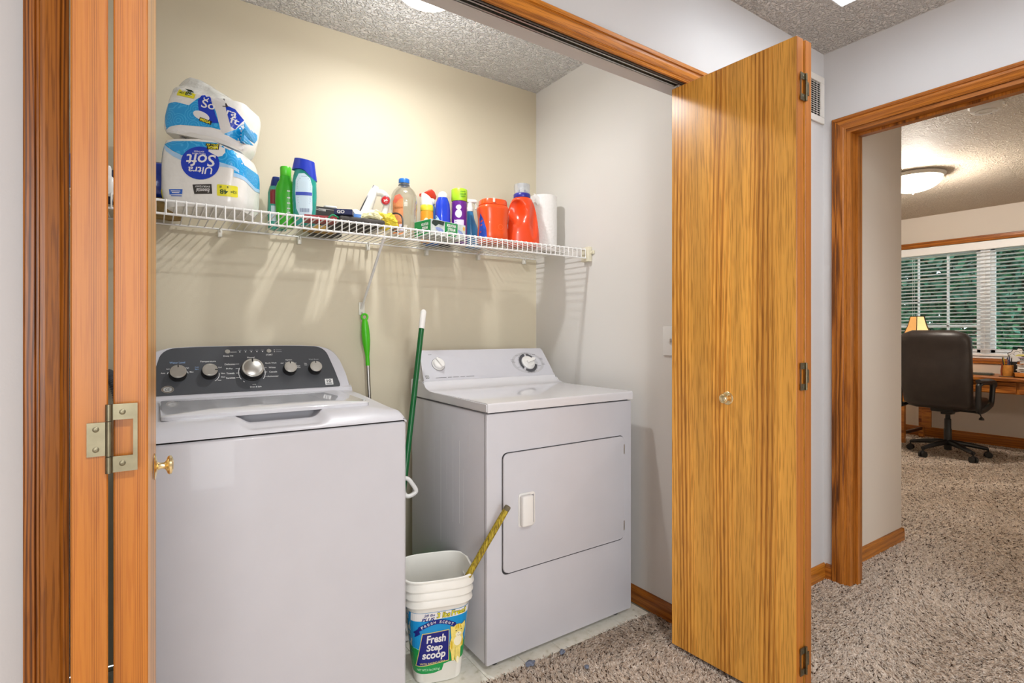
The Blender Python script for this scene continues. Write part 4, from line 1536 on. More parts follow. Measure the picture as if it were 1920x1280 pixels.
g = thing('shampoo_bottle', 'clear teal shampoo bottle with blue cap and white back label', 'bottle', (0.468, 2.065, SZ + 0.0008), math.radians(-24), 'bottles left of the black box')
TEAL = pm('teal_gel_plastic', '#1f9486', 0.12, var=0.25, vscale=6, coat=0.5)
bm = B()
bottle(bm, [(0, 0.033, 0.020), (0.004, 0.037, 0.023), (0.03, 0.039, 0.025), (0.11, 0.0435, 0.027), (0.16, 0.0425, 0.026), (0.185, 0.039, 0.024), (0.205, 0.034, 0.021)])
bv = bvh_of(bm)
obj('body', bm, TEAL, g, smooth=50)
bm = B()
cap = [[V3((0.0445 * ca * (1 - 0.20 * u) * (0.92 if abs(ca) > 2 else 1), 0.0265 * sa * (1 - 0.08 * u), z0 + (z1 - z0) * u)) for ca, sa, z0, z1 in
        [(math.cos(2 * PI * i / 32), math.sin(2 * PI * i / 32), 0.207 - 0.040 * sst(-0.2, 1, math.cos(2 * PI * i / 32)), 0.243 - 0.006 * math.cos(2 * PI * i / 32)) for i in range(32)]] for u in (0.0, 0.45, 0.9, 1.0)]
loft(bm, cap)
obj('cap', bm, pm('royal_blue_cap', '#2038b0', 0.28, coat=0.3), g, smooth=50)
lab = [(-0.028, 0.120), (-0.026, 0.165), (-0.016, 0.188), (0.004, 0.190), (0.024, 0.172), (0.031, 0.145), (0.031, 0.060), (0.026, 0.015), (0.010, 0.012), (-0.010, 0.028), (-0.024, 0.060)]
decal('back_label', [poly(lab, 0.010)], V3((0, -0.03, 0)), X, Z, pm('pale_label', '#ccdfe8', 0.4, var=0.03), g, bv, 0.0006)
decal('label_band', [poly(rect(-0.026, 0.108, 0.030, 0.120), 0.010)], V3((0, -0.03, 0)), X, Z, pm('violet_blue_print', '#3e4fae', 0.4, var=0), g, bv, 0.0011)
decal('label_lines', [put(poly(rect(-w_, -0.0008, w_, 0.0008)), 0.003, z) for w_, z in ((0.010, 0.178), (0.016, 0.170), (0.02, 0.163), (0.024, 0.157), (0.024, 0.151), (0.024, 0.145), (0.024, 0.139), (0.024, 0.133), (0.022, 0.099), (0.022, 0.093), (0.022, 0.087), (0.02, 0.081), (0.012, 0.032), (0.010, 0.026))]
      + [put(poly(rect(-0.0008 - 0.0008 * (i % 3 == 0), -0.007, 0.0008, 0.007)), -0.010 + i * 0.0033, 0.054) for i in range(10)], V3((0, -0.03, 0)), X, Z, pm('label_grey_ink', '#7f8ca4', 0.5, var=0), g, bv, 0.0011)
g = thing('shampoo_bottle', 'teal, red and navy bottle half hidden behind the green bottle', 'bottle', (0.400, 2.205, SZ + 0.0008), 0.1, 'bottles left of the black box')
bm = B()
bottle(bm, [(0, 0.030, 0.020), (0.004, 0.033, 0.022), (0.06, 0.036, 0.024), (0.14, 0.034, 0.023), (0.165, 0.028, 0.020)])
bv = bvh_of(bm)
obj('body', bm, pm('sea_green_plastic', '#4aa894', 0.25), g, smooth=50)
bm = B()
bottle(bm, [(0.166, 0.026, 0.019), (0.190, 0.022, 0.017), (0.202, 0.018, 0.015)])
obj('cap', bm, pm('navy_cap', '#22367e', 0.3), g, smooth=50)
decal('red_label', [poly(rect(-0.030, 0.095, 0.020, 0.150), 0.010)], V3((0, -0.03, 0)), X, Z, pm('dark_red_print', '#8c2a30', 0.4, var=0), g, bv, 0.0008)
decal('white_label', [poly(rect(-0.028, 0.030, 0.020, 0.088), 0.010)], V3((0, -0.03, 0)), X, Z, MATS['pale_label'], g, bv, 0.0008)

g = thing('soap_carton', 'small red and green carton lying in front of the teal bottle', 'carton', (0.500, 1.965, SZ + 0.0008), math.radians(-12))
bm = B()
box(bm, (-0.055, -0.030, 0), (0.055, 0.030, 0.020), bev=0.002)
obj('carton', bm, pm('deep_red_cardboard', '#8e2020', 0.5, var=0.1), g)
bm = B()
tube(bm, bez([(0.025, -0.031, 0.012), (0.04, -0.034, 0.024), (0.06, -0.02, 0.016), (0.05, 0.0, 0.024), (0.02, 0.005, 0.0235)], 5), 0.003, seg=6)
obj('green_ribbon', bm, pm('emerald_ribbon', '#1d8f62', 0.4), g, smooth=60)

bm = B()
box(bm, (-0.0585, -0.030, 0), (0.0585, 0.030, 0.112), bev=0.0012, seg=1)
bx = obj('black_box', bm, pm('black_cardboard', '#26221f', 0.45, var=0.15))
bx.location = (0.587, 2.232, SZ + 0.0008)
tag(bx, 'black carton standing right of the teal shampoo bottle', 'box')
decal('grey_lettering', [put(poly(rect(-0.014, -0.004, 0.014, 0.004)), -0.020, 0.099), put(poly(rect(-0.05, -0.0008, 0.05, 0.0008)), 0.0, 0.104), put(poly(rect(-0.02, -0.0012, 0.02, 0.0012)), -0.035, 0.0985),
                        put(poly(rect(-0.018, -0.0008, 0.018, 0.0008)), -0.030, 0.068, 0.2), put(poly(rect(-0.018, -0.0008, 0.018, 0.0008)), 0.003, 0.068, -0.1)], V3((0, -0.030, 0)), X, Z, pm('light_grey_ink', '#a6a4a0', 0.5, var=0), bx)
bm = B()
bottle(bm, [(0, 0.022, 0.016, 3), (0.004, 0.026, 0.018, 3), (0.009, 0.024, 0.016, 3)])
wrinkle(bm, 0.003, 60, 3)
ts = obj('white_tissue', bm, PAPER, smooth=60)
ts.location = (0.607, 2.232, SZ + 0.1160)
tag(ts, 'crumpled white tissue lying on top of the black carton', 'tissue')

bm = B()
box(bm, (-0.085, -0.095, 0), (0.085, 0.095, 0.022), bev=0.008, seg=3)
wrinkle(bm, 0.003, 25, 6)
gc = obj('grey_cloth', bm, pm('charcoal_cloth', '#4b4744', 0.95, var=0.2, vscale=60, bump=0.4, bscale=600), smooth=60)
gc.location = (0.640, 2.010, SZ + 0.004)
tag(gc, 'folded charcoal cloth on the shelf in front of the black carton', 'cloth')
bm = B()
box(bm, (-0.032, -0.022, 0), (0.032, 0.022, 0.020), bev=0.002)
go = obj('navy_carton', bm, pm('navy_cardboard', '#232a54', 0.4, var=0.1))
go.location = (0.578, 1.945, SZ + 0.031)
go.rotation_euler = (0, 0, math.radians(-25))
tag(go, 'small navy carton with white lettering on the charcoal cloth', 'carton')
decal('white_lettering', [put(fit('GO', 0.026, 0.012, 0.03), -0.008, 0.010)], V3((0, -0.022, 0)), X, Z, PAPER, go)
bm = B()
bottle(bm, [(0, 0.060, 0.024, 2.2), (0.006, 0.068, 0.028, 2.2), (0.018, 0.062, 0.026, 2.2, -0.004), (0.031, 0.028, 0.016, 2.2, -0.024)])
wrinkle(bm, 0.003, 25, 9)
bs = obj('blue_sachet', bm, pm('blue_grey_film', '#3a6aa8', 0.3, var=0.3, vscale=12), smooth=60)
bs.location = (0.668, 2.030, SZ + 0.031)
bs.rotation_euler = (0, 0, math.radians(-14))
tag(bs, 'blue and grey sachet folded on the charcoal cloth', 'sachet')
bm = B()
box(bm, (-0.06, -0.040, 0), (0.06, 0.040, 0.018), bev=0.002)
kb = obj('kraft_box', bm, pm('kraft_cardboard', '#a8843e', 0.7, var=0.2, vscale=30))
kb.location = (0.548, 2.145, SZ + 0.0008)
tag(kb, 'flat tan box lying between teal bottle and black carton', 'box')

# iron standing on its heel in a crumpled bag, gloves beside it
g = thing('clothes_iron', 'white clothes iron standing on its heel with red dial', 'iron', (0.676, 2.125, SZ + 0.046), math.radians(-20))
g.rotation_euler = (0, math.radians(24), math.radians(-20))
g.scale = (0.86, 0.9, 0.9)


def solew(L):
    return 0.052 * (1 - max(0, (L - 0.06) / 0.135) ** 1.9) if L < 0.195 else 0.0


IRW = pm('white_iron_plastic', '#e4e0d8', 0.3, var=0.02)
bm = B()
Ls = [0.0, 0.005, 0.03, 0.06, 0.09, 0.12, 0.15, 0.17, 0.183, 0.190, 0.194]
loft(bm, [[V3((h, -solew(L), L)) for h in (0.0,)] + [V3((h, y, L)) for h, y in ((0.0, solew(L)), (0.005, solew(L)), (0.005, -solew(L)))] for L in Ls])
obj('sole_plate', bm, pm('dark_steel', '#4e4c4c', 0.35, 0.9), g, smooth=40)
bm = B()
rs = []
for L in Ls:
    wdt = max(0.001, solew(L) * 0.94)
    hh = 0.048 * (1 - 0.55 * (L / 0.2) ** 1.5)
    rs.append([V3((0.0055 + hh * max(0, math.sin(a)) ** 0.8, wdt * math.cos(a), L)) for a in [PI * i / 16 for i in range(17)]])
loft(bm, rs)
obj('housing', bm, IRW, g, smooth=50)
bm = B()
tube(bm, bez([(0.030, 0, 0.168), (0.052, 0, 0.176), (0.078, 0, 0.166), (0.092, 0, 0.138), (0.100, 0, 0.09), (0.098, 0, 0.04), (0.080, 0, 0.008), (0.045, 0, 0.004)], 6), 0.0155, seg=14)
obj('handle', bm, IRW, g, smooth=60)
bm = B()
box(bm, (0.004, -0.050, -0.006), (0.105, 0.050, 0.006), bev=0.006, seg=3)
obj('heel', bm, IRW, g, smooth=40)
M = Matrix.Translation((0.082, -0.0155, 0.150)) @ Matrix.Rotation(PI / 2, 4, 'X')
bm = B()
lathe(bm, [(0.0001, 0), (0.019, 0), (0.019, 0.006), (0.015, 0.008), (0.0001, 0.0082)], M, seg=28)
dl = obj('dial', bm, pm('iron_red_dial', '#b41f24', 0.3), g, smooth=35)
bm = B()
lathe(bm, [(0.0192, 0.0), (0.0228, 0.0), (0.0228, 0.005), (0.0192, 0.005)], M, seg=28)
obj('dial_ring', bm, pm('iron_ring_grey', '#8d8a88', 0.4), dl, smooth=35)
decal('dial_mark', [put(poly(rect(-0.010, -0.0012, 0.010, 0.0012)), 0, 0, 0.3), put(poly(rect(-0.010, -0.0012, 0.010, 0.0012)), 0, 0, 1.1)], (0.082, -0.0238, 0.150), X, Z, PAPER, dl)
bm = B()
for i in range(12):
    a = i * 0.52
tube(bm, bez([(0.775, 2.05, SZ + 0.070), (0.795, 2.00, SZ + 0.078), (0.806, 1.96, SZ + 0.060), (0.800, 1.935, SZ + 0.020), (0.785, 1.93, SZ + 0.006), (0.765, 1.95, SZ + 0.005), (0.79, 1.99, SZ + 0.005), (0.82, 1.985, SZ + 0.005)], 6), 0.0032, seg=8)
tag(obj('power_cord', bm, BLACK_PL, smooth=60), 'black iron cord looping down beside the clear juice bottle', 'cord')


def crumple(name, label, cat, mat, loc, sx, sy, sz, seed, amp, freq=18, rz=0.0, sub=4):
    bm = B()
    bmesh.ops.create_icosphere(bm, subdivisions=sub, radius=1)
    for v in bm.verts:
        p = v.co.copy()
        v.co = V3((p.x * sx, p.y * sy, max(p.z, -0.75) * sz))
    for v in bm.verts:
        q = v.co * freq + V3((seed, 2 * seed, seed))
        n = V3((mnoise.noise(q), mnoise.noise(q + V3((5, 0, 1))), mnoise.noise(q + V3((0, 3, 8)))))
        v.co += n * amp + v.co.normalized() * abs(mnoise.noise(q * 2.3)) * amp * 0.8
    mz = min(v.co.z for v in bm.verts)
    for v in bm.verts:
        v.co.z -= mz
    o = obj(name, bm, mat, smooth=25)
    o.location = loc
    o.rotation_euler = (0, 0, rz)
    return tag(o, label, cat)


crumple('plastic_bag', 'crumpled white plastic bag around the foot of the iron', 'bag', pm('white_bag_film', '#eceae0', 0.3, var=0.04, sss=0.1), (0.706, 2.050, SZ + 0.0008), 0.066, 0.046, 0.040, 3, 0.018, 42)
crumple('rubber_glove', 'pale and bright yellow rubber gloves bundled under the iron', 'glove', pm('yellow_rubber', '#d8c23a', 0.45, var=0.35, vscale=14), (0.752, 1.985, SZ + 0.0008), 0.045, 0.034, 0.030, 9, 0.014, 36)
crumple('yellow_rag', 'pale yellow rag in front of the white bag on the shelf', 'cloth', pm('pale_yellow_rag', '#e6dfb0', 0.8, var=0.1, vscale=30), (0.690, 1.965, SZ + 0.026), 0.036, 0.024, 0.014, 5, 0.010, 40)

# clear juice bottle
g = thing('juice_bottle', 'empty clear plastic juice bottle with blue cap', 'bottle', (0.885, 2.125, SZ + 0.0008), math.radians(-22))
CLEAR = thin_clear('clear_bottle_plastic', '#eceae2', 0.16, 0.06)
bm = B()
bottle(bm, [(0, 0.040, 0.040), (0.004, 0.047, 0.047), (0.012, 0.051, 0.051), (0.03, 0.050, 0.050), (0.06, 0.049, 0.049), (0.065, 0.052, 0.052), (0.120, 0.052, 0.052), (0.126, 0.055, 0.055), (0.160, 0.056, 0.056), (0.184, 0.053, 0.053),
            (0.204, 0.043, 0.043), (0.218, 0.030, 0.030), (0.224, 0.0225, 0.0225), (0.236, 0.0215, 0.0215)], 2.5)
bv = bvh_of(bm)
obj('body', bm, CLEAR, g, smooth=40)
bm = B()
lathe(bm, [(0.0001, 0.2365), (0.0225, 0.2365), (0.0228, 0.239), (0.0228, 0.253), (0.021, 0.2555), (0.0001, 0.256)], seg=32)
obj('cap', bm, pm('bright_blue_cap', '#2168b8', 0.35), g, smooth=40)
bm = B()
lathe(bm, [(0.0222, 0.226), (0.0238, 0.2265), (0.0238, 0.230), (0.0222, 0.2305)], seg=32)
obj('cap_ring', bm, pm('dark_blue_ring', '#3a4a60', 0.4), g, smooth=40)
decal('orange_label', [poly([(-0.044, 0.012), (-0.046, 0.150), (-0.034, 0.172), (-0.018, 0.178), (-0.004, 0.160), (-0.004, 0.012)], 0.009)], V3((0, -0.06, 0)), X, Z, pm('orange_label_print', '#d48a58', 0.5, var=0.15, vscale=60), g, bv, 0.0008)
decal('label_bar', [poly([(-0.044, 0.150), (-0.036, 0.173), (-0.018, 0.179), (-0.004, 0.162), (-0.020, 0.158), (-0.034, 0.140)], 0.009)], V3((0, -0.06, 0)), X, Z, pm('orange_pink_print', '#dc6a50', 0.5, var=0.2, vscale=40), g, bv, 0.0014)
decal('barcode_patch', [poly(rect(-0.020, 0.028, -0.004, 0.055), 0.009)], V3((0, -0.06, 0)), X, Z, pm('lilac_patch', '#c8c2d4', 0.5), g, bv, 0.0014)
decal('label_lines', [put(poly(rect(-0.016, -0.0007, 0.012, 0.0007)), -0.022, 0.062 + i * 0.007) for i in range(11)], V3((0, -0.06, 0)), X, Z, pm('brown_ink', '#96502c', 0.5, var=0), g, bv, 0.0014)

# sprays and cans behind the dryer sheet box
g = thing('air_freshener', 'orange and yellow air freshener can with slanted white cap', 'can', (0.995, 2.135, SZ + 0.0008), 0, 'cans and sprays behind the green carton')
bm = B()
lathe(bm, [(0.0001, 0.0), (0.026, 0.0), (0.028, 0.002), (0.028, 0.130), (0.027, 0.134), (0.0001, 0.134)], seg=28)
bv = bvh_of(bm)
obj('can', bm, pm('orange_tin', '#e8962c', 0.3, var=0.06), g, smooth=40)
bm = B()
lathe(bm, [(0.0001, 0.1345), (0.0275, 0.1345), (0.0285, 0.137), (0.0285, 0.158), (0.027, 0.160), (0.0001, 0.160)], seg=28)
obj('collar', bm, pm('yellow_collar', '#e6d43a', 0.35), g, smooth=40)
bm = B()
loft(bm, [[V3((r * math.cos(a), r * math.sin(a), z + k_ * (-math.cos(a)))) for a in [2 * PI * i / 28 for i in range(28)]] for r, z, k_ in ((0.0265, 0.1605, 0), (0.0270, 0.165, 0), (0.0245, 0.195, 0.014), (0.0225, 0.1985, 0.0155), (0.015, 0.2005, 0.012))])
obj('cap', bm, WHITE_PL, g, smooth=40)
decal('white_blossom', [put(poly(ell(0, 0, 0.020, 0.012), 0.008), -0.004, 0.070), put(poly(ell(0, 0, 0.010, 0.016), 0.008), 0.006, 0.085), put(poly(ell(0, 0, 0.009, 0.02), 0.008), -0.014, 0.082)], V3((0, -0.03, 0)), X, Z, pm('ivory_print', '#efe9c8', 0.4, var=0), g, bv, 0.0006)

g = thing('trigger_spray', 'blue spray bottle with white neck and red trigger head', 'bottle', (1.046, 2.200, SZ + 0.0008), math.radians(18), 'cans and sprays behind the green carton')
bm = B()
bottle(bm, [(0, 0.036, 0.024), (0.004, 0.040, 0.027), (0.08, 0.040, 0.027), (0.13, 0.034, 0.024), (0.165, 0.022, 0.018), (0.182, 0.015, 0.015)])
obj('body', bm, pm('sky_blue_plastic', '#2a6ec0', 0.25, coat=0.2), g, smooth=50)
bm = B()
bottle(bm, [(0.183, 0.017, 0.016), (0.186, 0.019, 0.018), (0.205, 0.018, 0.017), (0.210, 0.014, 0.014)], 2.2)
obj('collar', bm, WHITE_PL, g, smooth=50)
bm = B()
prism(bm, [(-0.062, 0.211), (0.020, 0.211), (0.024, 0.224), (0.012, 0.244), (-0.006, 0.252), (-0.022, 0.236), (-0.060, 0.224)], 0.026, Matrix.Translation((0, 0.013, 0)) @ MF, bev=0.004)
obj('trigger_head', bm, pm('red_plastic', '#cf3420', 0.3, coat=0.2), g, smooth=40)
bm = B()
tube(bm, [(-0.026, 0, 0.212), (-0.034, 0, 0.195), (-0.030, 0, 0.178)], 0.005, seg=8)
obj('trigger', bm, MATS['red_plastic'], g, smooth=50)

g = thing('cleaner_bottle', 'royal blue cleaner bottle with domed white cap', 'bottle', (1.062, 2.115, SZ + 0.0008), 0, 'cans and sprays behind the green carton')
bm = B()
bottle(bm, [(0, 0.028, 0.022), (0.004, 0.031, 0.025), (0.10, 0.034, 0.027), (0.145, 0.0345, 0.027), (0.175, 0.031, 0.025), (0.192, 0.024, 0.022), (0.199, 0.021, 0.0205)], 2.2)
bv = bvh_of(bm)
obj('body', bm, pm('cobalt_plastic', '#1c3fc4', 0.2, var=0.06, coat=0.4), g, smooth=50)
bm = B()
lathe(bm, [(0.0001, 0.1995), (0.0215, 0.1995), (0.022, 0.203), (0.020, 0.214), (0.014, 0.2235), (0.006, 0.2275), (0.0001, 0.228)], seg=28)
obj('cap', bm, WHITE_PL, g, smooth=50)
decal('pale_label', [poly([(-0.034, 0.120), (-0.020, 0.085), (0.010, 0.062), (0.024, 0.055), (0.024, 0.02), (-0.034, 0.02)], 0.009)], V3((0, -0.04, 0)), X, Z, pm('ice_blue_label', '#a8cfe6', 0.4), g, bv, 0.0006)

g = thing('dark_bottle', 'dark bottle with yellow label behind the purple can', 'bottle', (1.117, 2.205, SZ + 0.0008), 0, 'cans and sprays behind the green carton')
bm = B()
bottle(bm, [(0, 0.026, 0.020), (0.004, 0.028, 0.022), (0.130, 0.028, 0.022), (0.155, 0.018, 0.016), (0.175, 0.014, 0.013), (0.187, 0.014, 0.013)])
bv = bvh_of(bm)
obj('body', bm, pm('dark_green_black', '#20282a', 0.3), g, smooth=50)
decal('yellow_label', [poly(rect(-0.026, 0.070, 0.010, 0.112), 0.01)], V3((0, -0.04, 0)), X, Z, YELLOW_INK, g, bv, 0.0008)

g = thing('spray_can', 'purple spray can with lime green cap', 'can', (1.140, 2.105, SZ + 0.0008), 0, 'cans and sprays behind the green carton')
bm = B()
lathe(bm, [(0.0001, 0), (0.032, 0), (0.0345, 0.002), (0.0345, 0.185), (0.033, 0.190), (0.0001, 0.190)], seg=32)
bv = bvh_of(bm)
obj('can', bm, pm('purple_tin', '#6a2a8c', 0.22, 0.2, var=0.1), g, smooth=40)
bm = B()
lathe(bm, [(0.0001, 0.1905), (0.0345, 0.1905), (0.0360, 0.193), (0.0360, 0.240), (0.034, 0.2445), (0.030, 0.246), (0.0001, 0.246)], seg=32)
bvc = bvh_of(bm)
cp = obj('cap', bm, pm('lime_plastic', '#a8d62c', 0.35), g, smooth=40)
decal('cap_lettering', [put(fit('COLOR', 0.030, 0.010, 0.03), 0.0, 0.219, 0.15), put(fit('STRONGER', 0.026, 0.006, 0.02), -0.001, 0.230, 0.15), put(fit('FIBERS', 0.024, 0.006, 0.02), 0.001, 0.208, 0.15)], V3((0, -0.04, 0)), X, Z, pm('green_print', '#2e7a26', 0.4, var=0), cp, bvc, 0.0006)
decal('white_figures', [put(poly(ell(0, 0, 0.010, 0.011), 0.008), -0.018, 0.160), put(poly(ell(0, 0, 0.012, 0.019), 0.008), -0.018, 0.132), put(poly(ell(0, 0, 0.006, 0.011), 0.008), 0.029, 0.155), put(poly(rect(-0.032, 0.070, 0.004, 0.105), 0.01))], V3((0, -0.04, 0)), X, Z,
      pm('lilac_white_print', '#d8cfe2', 0.4, var=0), g, bv, 0.0006)

g = thing('window_spray', 'blue spray bottle with tapering body and white trigger head', 'bottle', (1.247, 2.175, SZ + 0.0008), math.radians(-10), 'cans and sprays behind the green carton')
bm = B()
bottle(bm, [(0, 0.034, 0.022, 2.6, 0.004), (0.004, 0.038, 0.025, 2.6, 0.004), (0.05, 0.036, 0.025, 2.5, 0.002), (0.10, 0.028, 0.022, 2.3, -0.004), (0.14, 0.019, 0.018, 2.1, -0.010), (0.172, 0.015, 0.015, 2.0, -0.012)])
obj('body', bm, pm('windex_blue_plastic', '#3a86bc', 0.18, var=0.05, coat=0.4), g, smooth=50)
bm = B()
bottle(bm, [(0.1725, 0.017, 0.017, 2, -0.012), (0.190, 0.0165, 0.0165, 2, -0.012), (0.196, 0.012, 0.012, 2, -0.012), (0.214, 0.011, 0.012, 2, -0.012)], 2)
prism(bm, [(-0.034, 0.214), (0.018, 0.216), (0.024, 0.224), (0.012, 0.231), (-0.028, 0.230), (-0.040, 0.222)], 0.020, Matrix.Translation((0, 0.010, 0)) @ MF, bev=0.003)
obj('trigger_head', bm, WHITE_PL, g, smooth=40)
bm = B()
tube(bm, [(0.012, 0, 0.215), (0.020, 0, 0.200), (0.017, 0, 0.186)], 0.0045, seg=8)
obj('trigger', bm, WHITE_PL, g, smooth=50)

# dryer sheet box, turned a little
g = thing('dryer_sheet_box', 'green and white printed carton at the front of the shelf, corner forward', 'carton', (0.928, 1.952, SZ + 0.0008), math.radians(14))
bm = B()
box(bm, (0.0, 0.0, 0), (0.190, 0.108, 0.064), bev=0.001, seg=1)
obj('carton', bm, pm('printed_carton', '#c4cbc6', 0.4, var=0.35, vscale=26), g)
GR = pm('deep_green_print', '#128a44', 0.4, var=0.03)
decal('green_side', [poly(rect(-0.106, 0.002, -0.002, 0.062))], V3((0, 0, 0)), -Y, Z, GR, g)
bmx = [put(fit('MOUNTAIN', 0.044, 0.012, 0.03), -0.038, 0.046), put(fit('STREAM', 0.036, 0.012, 0.03), -0.038, 0.031), put(poly(rect(-0.03, -0.001, 0.03, 0.001)), -0.045, 0.018)]
decal('white_lettering', bmx, V3((0, 0, 0)), -Y, Z, PAPER, g, off=0.001)
decal('green_front', [poly([(0.074, 0.062), (0.072, 0.020), (0.080, 0.006), (0.132, 0.004), (0.142, 0.020), (0.144, 0.062)])], V3((0, 0, 0)), X, Z, GR, g)
decal('dark_band', [poly([(0.004, 0.050), (0.012, 0.062), (0.072, 0.062), (0.066, 0.044), (0.040, 0.048), (0.024, 0.036), (0.006, 0.044)])], V3((0, 0, 0)), X, Z, pm('dark_carton_print', '#2c3a34', 0.4, var=0.3, vscale=80), g)
decal('blue_white_swirl', [put(poly(ell(0, 0, 0.022, 0.008)), 0.045, 0.026, -0.2), put(poly(ell(0, 0, 0.016, 0.007)), 0.160, 0.030, -0.4)], V3((0, 0, 0)), X, Z, pm('pale_violet_print', '#8d9ccc', 0.4, var=0.2, vscale=90), g)
decal('orange_dot', [put(poly(ell(0, 0, 0.007, 0.009)), 0.180, 0.048)], V3((0, 0, 0)), X, Z, pm('soft_orange_print', '#e0b060', 0.4), g)
decal('white_lettering', [put(fit('MOUNTAIN', 0.050, 0.013, 0.03), 0.109, 0.050), put(fit('STREAM', 0.042, 0.013, 0.03), 0.109, 0.034), put(poly(rect(-0.026, -0.0012, 0.026, 0.0012)), 0.108, 0.0225), put(poly(rect(-0.022, -0.0010, 0.022, 0.0010)), 0.108, 0.018)], V3((0, 0, 0)), X, Z, PAPER, g, off=0.001)

# detergent tub
ORANGE = pm('orange_detergent_plastic', '#e2501c', 0.26, var=0.03, coat=0.3)
g = thing('detergent_tub', 'orange detergent tub with ribbed lid beside the taller detergent bottle', 'tub', (1.263, 2.020, SZ + 0.0008), math.radians(-8))
bm = B()
bottle(bm, [(0, 0.060, 0.050, 3), (0.005, 0.066, 0.055, 3), (0.05, 0.066, 0.055, 3), (0.085, 0.063, 0.052, 3), (0.115, 0.064, 0.053, 3), (0.150, 0.070, 0.056, 3), (0.160, 0.069, 0.056, 3), (0.168, 0.062, 0.052, 3)], k=40)
bv = bvh_of(bm)
obj('body', bm, ORANGE, g, smooth=50)
bm = B()
bottle(bm, [(0.1685, 0.059, 0.050, 3), (0.171, 0.062, 0.052, 3), (0.189, 0.060, 0.051, 3), (0.194, 0.057, 0.049, 3), (0.195, 0.050, 0.042, 3)], k=40)
obj('lid', bm, ORANGE, g, smooth=40)
bm = B()
box(bm, (-0.022, -0.056, 0.176), (-0.012, -0.050, 0.195), bev=0.002)
obj('lid_tab', bm, pm('pale_tab', '#f0d8cc', 0.3), g)
decal('blue_label', [poly([(-0.066, 0.020), (-0.066, 0.130), (-0.058, 0.100), (-0.050, 0.060), (-0.048, 0.020)], 0.008)], V3((0, -0.06, 0)), X, Z, pm('blue_label_print', '#2a4aa8', 0.35, var=0.3, vscale=50), g, bv, 0.0008)
decal('embossed_mark', [annulus(0.015, 0.070, 0.011, 0.0125, n=28)], V3((0, -0.06, 0)), X, Z, pm('orange_emboss', '#ea6a34', 0.3, var=0), g, bv, 0.0006)

# detergent bottle with hollow handle
g = thing('detergent_bottle', 'tall red orange detergent bottle with navy collar and clear cap', 'bottle', (1.420, 2.015, SZ + 0.0008), math.radians(-16))
RED = pm('red_orange_plastic', '#e4481e', 0.24, var=0.03, coat=0.35)
bm = B()
bottle(bm, [(0, 0.074, 0.050, 3), (0.005, 0.080, 0.055, 3), (0.06, 0.080, 0.055, 2.8), (0.11, 0.074, 0.053, 2.6), (0.160, 0.066, 0.048, 2.4), (0.195, 0.058, 0.043, 2.2), (0.218, 0.048, 0.040, 2.1), (0.226, 0.040, 0.037, 2)], k=56)
bmesh.ops.subdivide_edges(bm, edges=[e for e in bm.edges if abs(e.verts[0].co.z - e.verts[1].co.z) > 0.02], cuts=6)
for v in bm.verts:
    # thumb hollow on the viewer's left, leaving the handle ridge in the middle
    dz = (v.co.z - 0.150) / 0.062
    dx = (v.co.x + 0.034) / 0.036
    q = dz * dz + dx * dx
    if q < 1 and v.co.y < 0:
        v.co.y += 0.042 * (1 - q) ** 0.7
    dz = (v.co.z - 0.120) / 0.085
    dx = (v.co.x - 0.042) / 0.020
    q = dz * dz + dx * dx
    if q < 1 and v.co.y < 0:
        v.co.y += 0.016 * (1 - q) ** 0.8
obj('body', bm, RED, g, smooth=60)
bm = B()
lathe(bm, [(0.0001, 0.2265), (0.0385, 0.2265), (0.0395, 0.229), (0.0395, 0.243), (0.038, 0.245), (0.030, 0.2455), (0.030, 0.250), (0.0001, 0.250)], seg=36)
for k in range(5):
    a = 2 * PI * k / 5
    box(bm, (0.022 * math.cos(a) - 0.003, 0.022 * math.sin(a) - 0.003, 0.248), (0.022 * math.cos(a) + 0.003, 0.022 * math.sin(a) + 0.003, 0.262))
obj('collar', bm, pm('navy_violet_plastic', '#2e2c8c', 0.3), g, smooth=40)
bm = B()
lathe(bm, [(0.0365, 0.246), (0.0370, 0.285), (0.036, 0.290), (0.0001, 0.291), (0.0001, 0.2895), (0.0345, 0.2885), (0.0352, 0.284), (0.0348, 0.246)], seg=36)
obj('clear_cap', bm, thin_clear('frosted_cap', '#f6f8fa', 0.14, 0.22), g, smooth=40)
bm = B()
box(bm, (-0.078, -0.030, 0.060), (-0.066, -0.0295, 0.10))
decal('barcode_label', [poly(rect(-0.0795, 0.070, -0.0755, 0.098))], V3((0, -0.02, 0)), X, Z, PAPER, g)
bm.free()

# paper towel roll
g = thing('paper_towel_roll', 'white quilted paper towel roll at the right end of the shelf', 'paper towel', (1.590, 2.075, SZ + 0.0008))
m, t, p = nt('quilted_paper')
tc = node(t, 'ShaderNodeTexCoord')
mp = node(t, 'ShaderNodeMapping')
mp.inputs['Rotation'].default_value = (0.6, 0.6, 0.7)
vo = node(t, 'ShaderNodeTexVoronoi')
vo.inputs['Scale'].default_value = 85
lk(t, tc.outputs['Object'], mp.inputs['Vector'])
lk(t, mp.outputs['Vector'], vo.inputs['Vector'])
b_ = node(t, 'ShaderNodeBump')
b_.inputs['Strength'].default_value = 0.5
b_.inputs['Distance'].default_value = 0.003
lk(t, vo.outputs['Distance'], b_.inputs['Height'])
lk(t, b_.outputs['Normal'], p.inputs['Normal'])
p.inputs['Base Color'].default_value = lin('#e9e7e3')
p.inputs['Roughness'].default_value = 0.9
bm = B()
pr = [(0.022, 0.002), (0.064, 0.0), (0.067, 0.003), (0.0675, 0.14), (0.067, 0.267), (0.064, 0.270), (0.022, 0.268)]
rings = [[V3((r * math.cos(2 * PI * i / 48), r * math.sin(2 * PI * i / 48), z)) for i in range(48)] for r, z in pr]
loft(bm, rings, closed=True)
